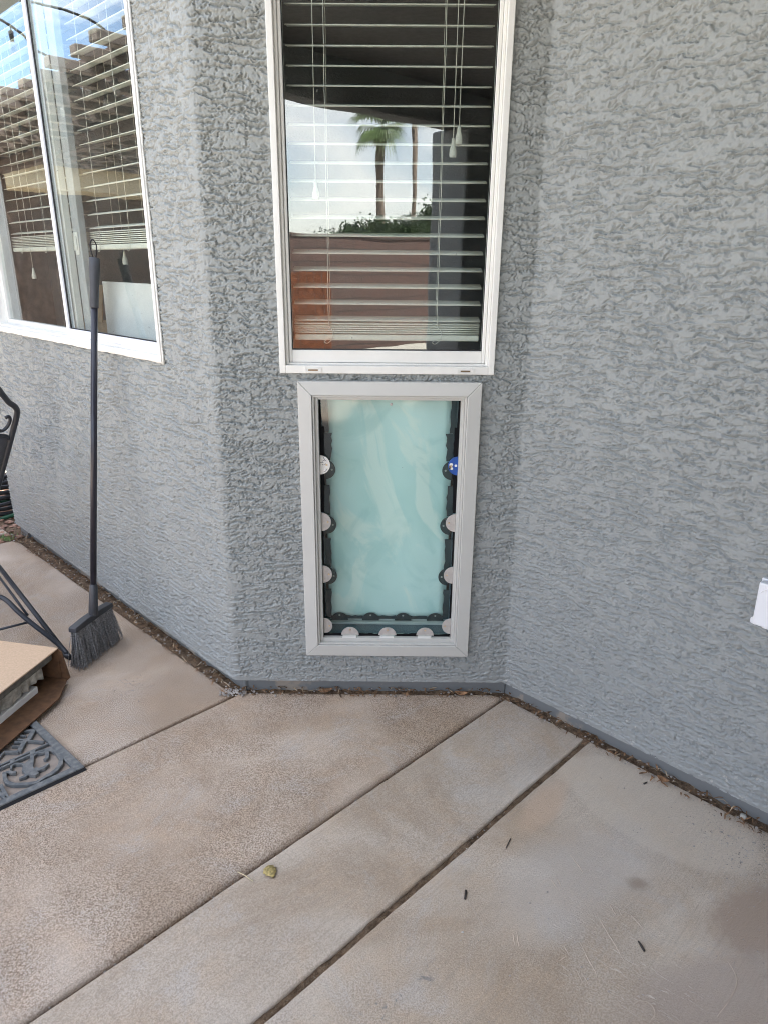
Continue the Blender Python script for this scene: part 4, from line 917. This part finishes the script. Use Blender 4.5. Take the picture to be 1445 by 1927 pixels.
def rough_slab(mb, x_, y0, y1, z0_, z1_, back, jag=.006):
    n = 40; vs = []
    for i in range(n+1):
        y = y0+(y1-y0)*i/n; dx = random.uniform(-jag, jag*.3); dt = random.uniform(-jag, jag)*.6; db2 = random.uniform(-jag, jag)*.5
        vs += [(x_+dx, y, z0_+db2), (x_+dx*.3, y, z1_+dt), (back, y, z1_+dt), (back, y, z0_+db2)]
    fs = [(4*i+k, 4*i+(k+1) % 4, 4*(i+1)+(k+1) % 4, 4*(i+1)+k) for i in range(n) for k in range(4)]+[(0, 1, 2, 3), (4*n+3, 4*n+2, 4*n+1, 4*n)]
    mb.add(vs, fs)
mb = MB(Mb); rough_slab(mb, -.012, -LB+.02, -.02, zt-.034, zt-.0055, -.4, .002); mb.build('packing_board', M['foam_dark'], cb)
mb = MB(Mb); rough_slab(mb, -.020, -LB+.02, -.065, zb_+.040, zt-.036, -.4, .013); mb.build('packing_foam', M['foam'], cb)
mb = MB(Mb); mb.box(-.36, -.022, -LB+.02, -.095, zb_+.006, zb_+.030); mb.build('white_frame', M['int_white'], cb, bevel=.002)

# ------------------------------------------------------------------ patio chair at the left edge
ch = empty('patio_chair', (-1.75, 2.6, 0)); tag(ch, 'black metal patio chair with scrolled back and mesh panel at the left photo edge', 'chair')
BM = M['black_metal']
# back frame: right stile rises from the seat, kinks and turns into an arched top rail
sB0 = Vector((-1.600, 2.660, .40)); sB1 = Vector((-1.375, 2.593, .855)); acr = Vector((-.36, -.50, 0)).normalized()
wB = .50
def bp_(a, h): return sB0+acr*a+(sB1-sB0)*h    # across, up the reclined back
R0 = .011
fa = [(0, 0), (0, .35), (0, .75), (.002, .92), (.018, .985), (.045, 1.03), (.075, 1.10), (.11, 1.18), (.17, 1.25), (.25, 1.28)]
fr = [bp_(*q) for q in fa]+[bp_(.5-a_, h_) for a_, h_ in fa[-2::-1]]
mb = MB(); mb.tube(smooth_path(fr, 5), R0, 12); mb.build('back_frame', BM, ch, smooth=True)
mb = MB(); mb.tube(smooth_path([bp_(.005, .70), bp_(.05, .745), bp_(.25, .80), bp_(.45, .745), bp_(.495, .70)], 5), .008, 10); mb.build('cross_rail', BM, ch, smooth=True); mb = MB(); mb.tube([bp_(.01, .10), bp_(.49, .10)], .008, 10); mb.build('cross_rail', BM, ch, smooth=True)
for sg in (1, -1):
    c0 = .25; f = lambda a: c0-sg*(c0-a)
    sc_ = [bp_(f(a_), h_) for a_, h_ in ((.17, 1.06), (.125, 1.08), (.088, 1.03), (.076, .96), (.072, .88), (.064, .815), (.046, .785), (.028, .81), (.022, .865), (.032, .905), (.044, .895))]
    mb = MB(); mb.tube(smooth_path(sc_, 6), .0065, 8); mb.build('scroll', BM, ch, smooth=True)
# mesh panel: crossing wires
m = Mt('chair_mesh_fabric', (.05, .052, .062), .5); wv_ = m.n('ShaderNodeTexWave'); wv_.inputs['Scale'].default_value = 90; m.L(m.co, wv_.inputs['Vector'])
wv2 = m.n('ShaderNodeTexWave'); wv2.bands_direction = 'Z'; wv2.inputs['Scale'].default_value = 90; m.L(m.co, wv2.inputs['Vector'])
mm_ = m.math('MAXIMUM', wv_.outputs['Fac'], wv2.outputs['Fac']); m.col(m.mix(mm_, (.05, .053, .065), (.17, .175, .20))); m.bump(mm_, .6, .001); M['mesh'] = m.m
mb = MB(); n = 10; vs = []
for i in range(n+1):
    for j in range(n+1):
        a = .012+.476*i/n; h = .10+(.61+.09*math.sin(math.pi*i/n))*j/n; vs.append(tuple(bp_(a, h)+Vector((-.012*math.sin(math.pi*i/n), 0, -.0))))
mb.add(vs, [(i*(n+1)+j, (i+1)*(n+1)+j, (i+1)*(n+1)+j+1, i*(n+1)+j+1) for i in range(n) for j in range(n)])
o = mb.build('back_panel', M['mesh'], ch, smooth=True); s_ = o.modifiers.new('t', 'SOLIDIFY'); s_.thickness = .003
fw = Vector((-.5, .36, 0)).normalized()*-1
fw = Vector((-.83, .42, 0)).normalized()      # the way the chair faces
seat_pts = [bp_(0, 0), bp_(.5, 0), bp_(.5, 0)+fw*.46+Vector((0, 0, .03)), bp_(0, 0)+fw*.46+Vector((0, 0, .03))]
mb = MB(); mb.tube(seat_pts+[seat_pts[0]], R0, 10); mb.build('seat_frame', BM, ch, smooth=True)
mb = MB(); mb.add([tuple(p) for p in seat_pts], [(0, 1, 2, 3)]); o = mb.build('seat', M['mesh'], ch); s_ = o.modifiers.new('t', 'SOLIDIFY'); s_.thickness = .004
# sled legs running out to the right
far_leg = [seat_pts[3]+Vector((0, 0, 0)), Vector((-1.95, 2.96, .30)), Vector((-1.551, 2.565, .1965)), Vector((-1.17, 2.233, .012))]
near_leg = [seat_pts[2]+Vector((0, 0, 0)), Vector((-1.80, 2.42, .24)), Vector((-1.45, 2.275, .225)), Vector((-1.375, 2.262, .212)), Vector((-1.325, 2.247, .170)), Vector((-1.282, 2.241, .128)), Vector((-1.190, 2.232, .045)), Vector((-1.150, 2.212, .012))]
mb = MB(); mb.tube(far_leg, .0088, 10); mb.build('leg', BM, ch, smooth=True)
mb = MB(); mb.tube(smooth_path(near_leg, 4), .0088, 10); mb.build('leg', BM, ch, smooth=True)
mb = MB(); mb.tube([Vector((-1.20, 2.245, .010)), Vector((-1.135, 2.197, .010))], .010, 10); mb.build('foot', BM, ch, smooth=True)
mb = MB(); mb.tube([Vector((-1.50, 2.44, .245)), Vector((-1.30, 2.262, .145))], .005, 8); mb.build('brace', BM, ch, smooth=True)
mb = MB(); mb.tube([Vector((-1.42, 2.17, .118)), Vector((-1.285, 2.243, .128))], .0045, 8); mb.build('brace', BM, ch, smooth=True)
mb = MB(); mb.tube([Vector((-1.455, 2.305, .222)), Vector((-1.412, 2.162, .16)), Vector((-1.368, 2.125, .01))], .010, 12); mb.build('leg', BM, ch, smooth=True)
mb = MB(); mb.lathe([(.012, .0008), (.012, .02)], (-1.368, 2.125), 12); mb.build('foot', BM, ch)

# coiled hose in the dark nook past the corner
hs = empty('garden_hose', (-2.25, 3.75, 0)); tag(hs, 'coiled black and green garden hose behind the patio chair, past the house corner', 'garden hose')
for k, (mt, r_, zz0) in enumerate((('gasket', .17, .03), ('gasket', .16, .06), ('gasket', .17, .09), ('deep_green', .18, .015), ('gasket', .165, .12), ('gasket', .172, .15), ('gasket', .16, .18), ('gasket', .168, .21), ('gasket', .16, .24))):
    mb = MB(); mb.tube([(-2.25+(r_+.012*math.sin(3*a+k))*math.cos(a), 3.78+(r_+.01*math.sin(2*a))*math.sin(a), zz0+.006*math.sin(4*a+k)) for a in [i*6.2832/40 for i in range(41)]], .0115, 8); mb.build('coil', M[mt], hs, smooth=True)

# ------------------------------------------------------------------ patio cover, column and pergola (mostly seen mirrored in the panes)
pc = empty('patio_cover', (.59, -2.13, 0)); tag(pc, 'dark patio cover with stucco column, mirrored in the window above the pet door', 'patio cover')
mb = MB()
def quad(s0, s1, c0, c1, za, zb): mb.prism([line_pt(c0, s0), line_pt(c1, s0), line_pt(c1, s1), line_pt(c0, s1)], za, zb)
quad(-1.55, 3.4, -1.8, 9, 2.62, 2.72); mb.build('ceiling', M['fascia'], pc)
mb = MB(); quad(-1.65, -1.43, -1.8, 9, 2.35, 2.619); mb.build('beam', M['fascia'], pc)
mb = MB(); mb.v = []; cxy = (.59, -2.13)
hw = .36/2
mb.M = Matrix.Translation((*cxy, 0)) @ Matrix.Rotation(R(45), 4, 'Z'); mb.box(-hw, hw, -hw, hw, -.07, 2.349); mb.build('column', M['stucco_far'], pc, bevel=.02)
pg = empty('pergola', (-4.2, 2.2, 0)); tag(pg, 'brown timber pergola with open rafters, mirrored in the sliding window', 'pergola')
for i in range(17):
    c = -5.0-i*.46; mb = MB(); s0 = .46+.03*math.sin(i*2.1); mb.prism([line_pt(c-.11, -5.6), line_pt(c, -5.6), line_pt(c, s0), line_pt(c-.11, s0)], 2.40, 2.452); mb.build('rafter', M['wood_mid'], pg, bevel=.004)
for i in range(13):
    s = .16-i*.42; mb = MB(); mb.prism([line_pt(-13.1, s-.345), line_pt(-4.85, s-.345), line_pt(-4.85, s), line_pt(-13.1, s)], 2.455, 2.475); mb.build('cover_board', M['wood_dark'], pg)
for c in (-5.1, -12.8):
    for s in (-1.0, -5.2):
        mb = MB(Matrix.Translation((*line_pt(c, s), 0)) @ Matrix.Rotation(R(45), 4, 'Z')); mb.box(-.07, .07, -.07, .07, -.07, 2.28); mb.build('post', M['wood_dark'], pg)
for s in (-1.0, -5.2):
    mb = MB(); mb.prism([line_pt(-13.2, s-.06), line_pt(-4.9, s-.06), line_pt(-4.9, s+.06), line_pt(-13.2, s+.06)], 2.282, 2.398); mb.build('beam', M['wood_dark'], pg)
# string of bulbs under the pergola
sl_ = empty('string_lights', (-3.4, 3.0, 2.4)); tag(sl_, 'black string lights with clear bulbs hanging under the pergola, mirrored in the sliding window', 'string lights')
P0 = Vector((-2.35, 3.75, 2.60)); mb = MB()
pts = smooth_path([P0, (-2.841, 3.615, 2.567), (-3.074, 3.599, 2.533), (-3.313, 3.553, 2.52), (-3.64, 3.479, 2.515), (-4.3, 3.3, 2.50), (-5.0, 3.4, 2.44)], 5)
pts2 = smooth_path([P0, (-2.5, 3.0, 2.49), (-3.255, 3.166, 2.45), (-3.6, 3.35, 2.44), (-4.128, 3.869, 2.49), (-4.477, 4.413, 2.40), (-5.2, 4.6, 2.40)], 5)
mb.tube(pts, .007, 6); mb.tube(pts2, .006, 6); mb.build('cable', M['gasket'], sl_, smooth=True)
bg_ = glass('bulb_glass', 3.0, .10)
for p in (pts[5], pts[20], pts[25], pts2[10], pts2[15], pts2[20], pts2[25]):
    mb = MB(Matrix.Translation(p)); mb.lathe([(.012, -.075), (.014, -.03), (.003, -.02), (.003, 0)], n=12); mb.build('socket', M['gasket'], sl_, smooth=True)
    mb = MB(Matrix.Translation(p)); mb.lathe([(.006, -.140), (.018, -.130), (.024, -.112), (.020, -.094), (.011, -.076)], n=14); mb.build('bulb', bg_, sl_, smooth=True)
# neighbouring shed wall with a tan stucco beam, to the left
bw = empty('boundary_wall', line_pt(0, -9.6)+(0,)); tag(bw, 'brown block garden wall across the yard, mirrored in the window above the pet door', 'wall')
mb = MB(); mb.prism([line_pt(-22, -9.8), line_pt(26, -9.8), line_pt(26, -9.6), line_pt(-22, -9.6)], -.07, 1.83); mb.build('block_course', M['block'], bw)
mb = MB(); mb.prism([line_pt(-22, -9.83), line_pt(26, -9.83), line_pt(26, -9.57), line_pt(-22, -9.57)], 1.833, 1.88); mb.build('wall_cap', M['block'], bw)
gh = empty('garden_room', line_pt(-15.5, -2)+(0,)); tag(gh, 'brown boarded outbuilding with tan beam at the left of the yard, mirrored in the sliding window', 'outbuilding')
mb = MB(); mb.prism([line_pt(-16.3, -9), line_pt(-15.9, -9), line_pt(-15.9, 6), line_pt(-16.3, 6)], -.07, 2.32); mb.build('wall', M['wood_dark'], gh)
mb = MB(); mb.prism([line_pt(-16.4, -9), line_pt(-15.0, -9), line_pt(-15.0, 6), line_pt(-16.4, 6)], 2.322, 2.62); mb.build('beam', M['tan'], gh)
mb = MB(); mb.prism([line_pt(-17, -9), line_pt(-14.7, -9), line_pt(-14.7, 6), line_pt(-17, 6)], 2.623, 2.78); mb.build('roof', M['wood_dark'], gh)

# palms and garden trees beyond the yard wall
def palm(x, y, H, cr, tr, label, nf=34, green=True):
    t = empty('palm_tree', (x, y, 0)); tag(t, label, 'palm tree', 'palms beyond the yard wall')
    mb = MB(Matrix.Translation((x, y, 0))); mb.tube([(0, 0, -.07), (.05, 0, H*.5), (.0, 0, H*.97)], [tr*1.2, tr, tr*1.05], 12); mb.build('trunk', M['bark'], t, smooth=True)
    for nm, mt, cnt, lo, hi, ln in (('crown', 'palm_leaf', nf, -58, 62, cr*1.15), ('skirt', 'palm_dead', nf, -89, -66, cr*.62)):
        mb = MB(Matrix.Translation((x, y, H)))
        for i in range(cnt):
            a = random.uniform(0, 6.2832); e = R(random.uniform(lo, hi)); L_ = ln*random.uniform(.75, 1.0)
            d = Vector((math.cos(a)*math.cos(e), math.sin(a)*math.cos(e), math.sin(e))); side = Vector((-math.sin(a), math.cos(a), 0))
            st0 = d*(L_*.42); 
            mb.add([tuple(side*.03), tuple(-side*.03), tuple(st0-side*.02), tuple(st0+side*.02)], [(0, 1, 2, 3)])
            for k in range(15):                 # fan leaflets, drooping at their tips
                q = R(-75+150*k/14); dd = (d*math.cos(q)+side*math.sin(q)).normalized(); l2 = L_*.58*(1-.25*abs(q))
                m1 = st0+dd*l2*.6; m2 = st0+dd*l2+Vector((0, 0, -l2*.35)); u2 = dd.cross(d.cross(side)).normalized()*.035
                mb.add([tuple(st0), tuple(m1+u2), tuple(m2), tuple(m1-u2)], [(0, 1, 2, 3)])
        mb.build(nm, M[mt], t)
palm(-.42, -33, 7.8, 1.65, .19, 'leafy green fan palm with brown skirt, mirrored in the window above the pet door')
palm(1.85, -53, 12.7, 2.1, .17, 'tall thin palm with dry skirt, mirrored right of the leafy palm', 26)
def tree(x, y, H, rx, label, n=2600):
    t = empty('tree', (x, y, 0)); tag(t, label, 'tree', 'garden trees beyond the yard wall')
    mb = MB(Matrix.Translation((x, y, 0))); mb.tube([(0, 0, -.07), (.1, 0, H*.4), (0, .1, H*.75)], [.16, .12, .05], 8)
    for k in range(5): a = k*1.26; mb.tube([(0, 0, H*.35), (math.cos(a)*rx*.5, math.sin(a)*rx*.5, H*.7)], [.07, .02], 6)
    mb.build('trunk', M['bark'], t, smooth=True)
    mb = MB(Matrix.Translation((x, y, 0))); cl_ = [(random.gauss(0, rx*.45), random.gauss(0, rx*.45), H*random.uniform(.45, .92)) for _ in range(30)]
    for i in range(n):
        c = random.choice(cl_); p = Vector(c)+Vector((random.gauss(0, rx*.16), random.gauss(0, rx*.16), random.gauss(0, H*.06))); s = random.uniform(.04, .08)
        u = Vector((random.gauss(0, 1), random.gauss(0, 1), random.gauss(0, 1))).normalized()*s; v = u.orthogonal().normalized()*s*.5
        mb.add([tuple(p-u), tuple(p+v), tuple(p+u), tuple(p-v)], [(0, 1, 2, 3)])
    mb.build('crown', M['foliage'], t)
tree(-1.0, -19.5, 2.75, 1.1, 'dark round tree left of the palms beyond the yard wall', 7000); tree(.6, -19.8, 2.8, 1.2, 'dark bushy tree behind the palms beyond the yard wall', 7000)
tree(1.9, -22, 3.4, 1.0, 'bright green tree beside the patio column, beyond the yard wall', 5000); tree(-3.4, -28, 2.5, .7, 'small far tree at the left end of the yard wall', 2500)

gt = empty('timber_gate', (-1.45, -7.3, 0)); tag(gt, 'orange brown timber gate standing by the block wall, mirrored low in the window', 'gate')
M['orange_wood'] = simple('orange_brown_timber', (.21, .065, .022), .6, var=.3, scale=9)
for i in range(7):
    mb = MB(Matrix.Translation((-1.72+i*.118, -7.35-i*.0, 0))); mb.box(0, .108, -.012, .012, -.07, 1.27+.01*(i % 2)); mb.build('board', M['orange_wood'], gt, bevel=.002)
mb = MB(Matrix.Translation((-1.72, -7.35, 0))); mb.box(0, .82, -.05, -.014, .25, .35); mb.build('rail', M['orange_wood'], gt); mb = MB(mb.M); mb.box(0, .82, -.05, -.014, .95, 1.05); mb.build('rail', M['orange_wood'], gt)
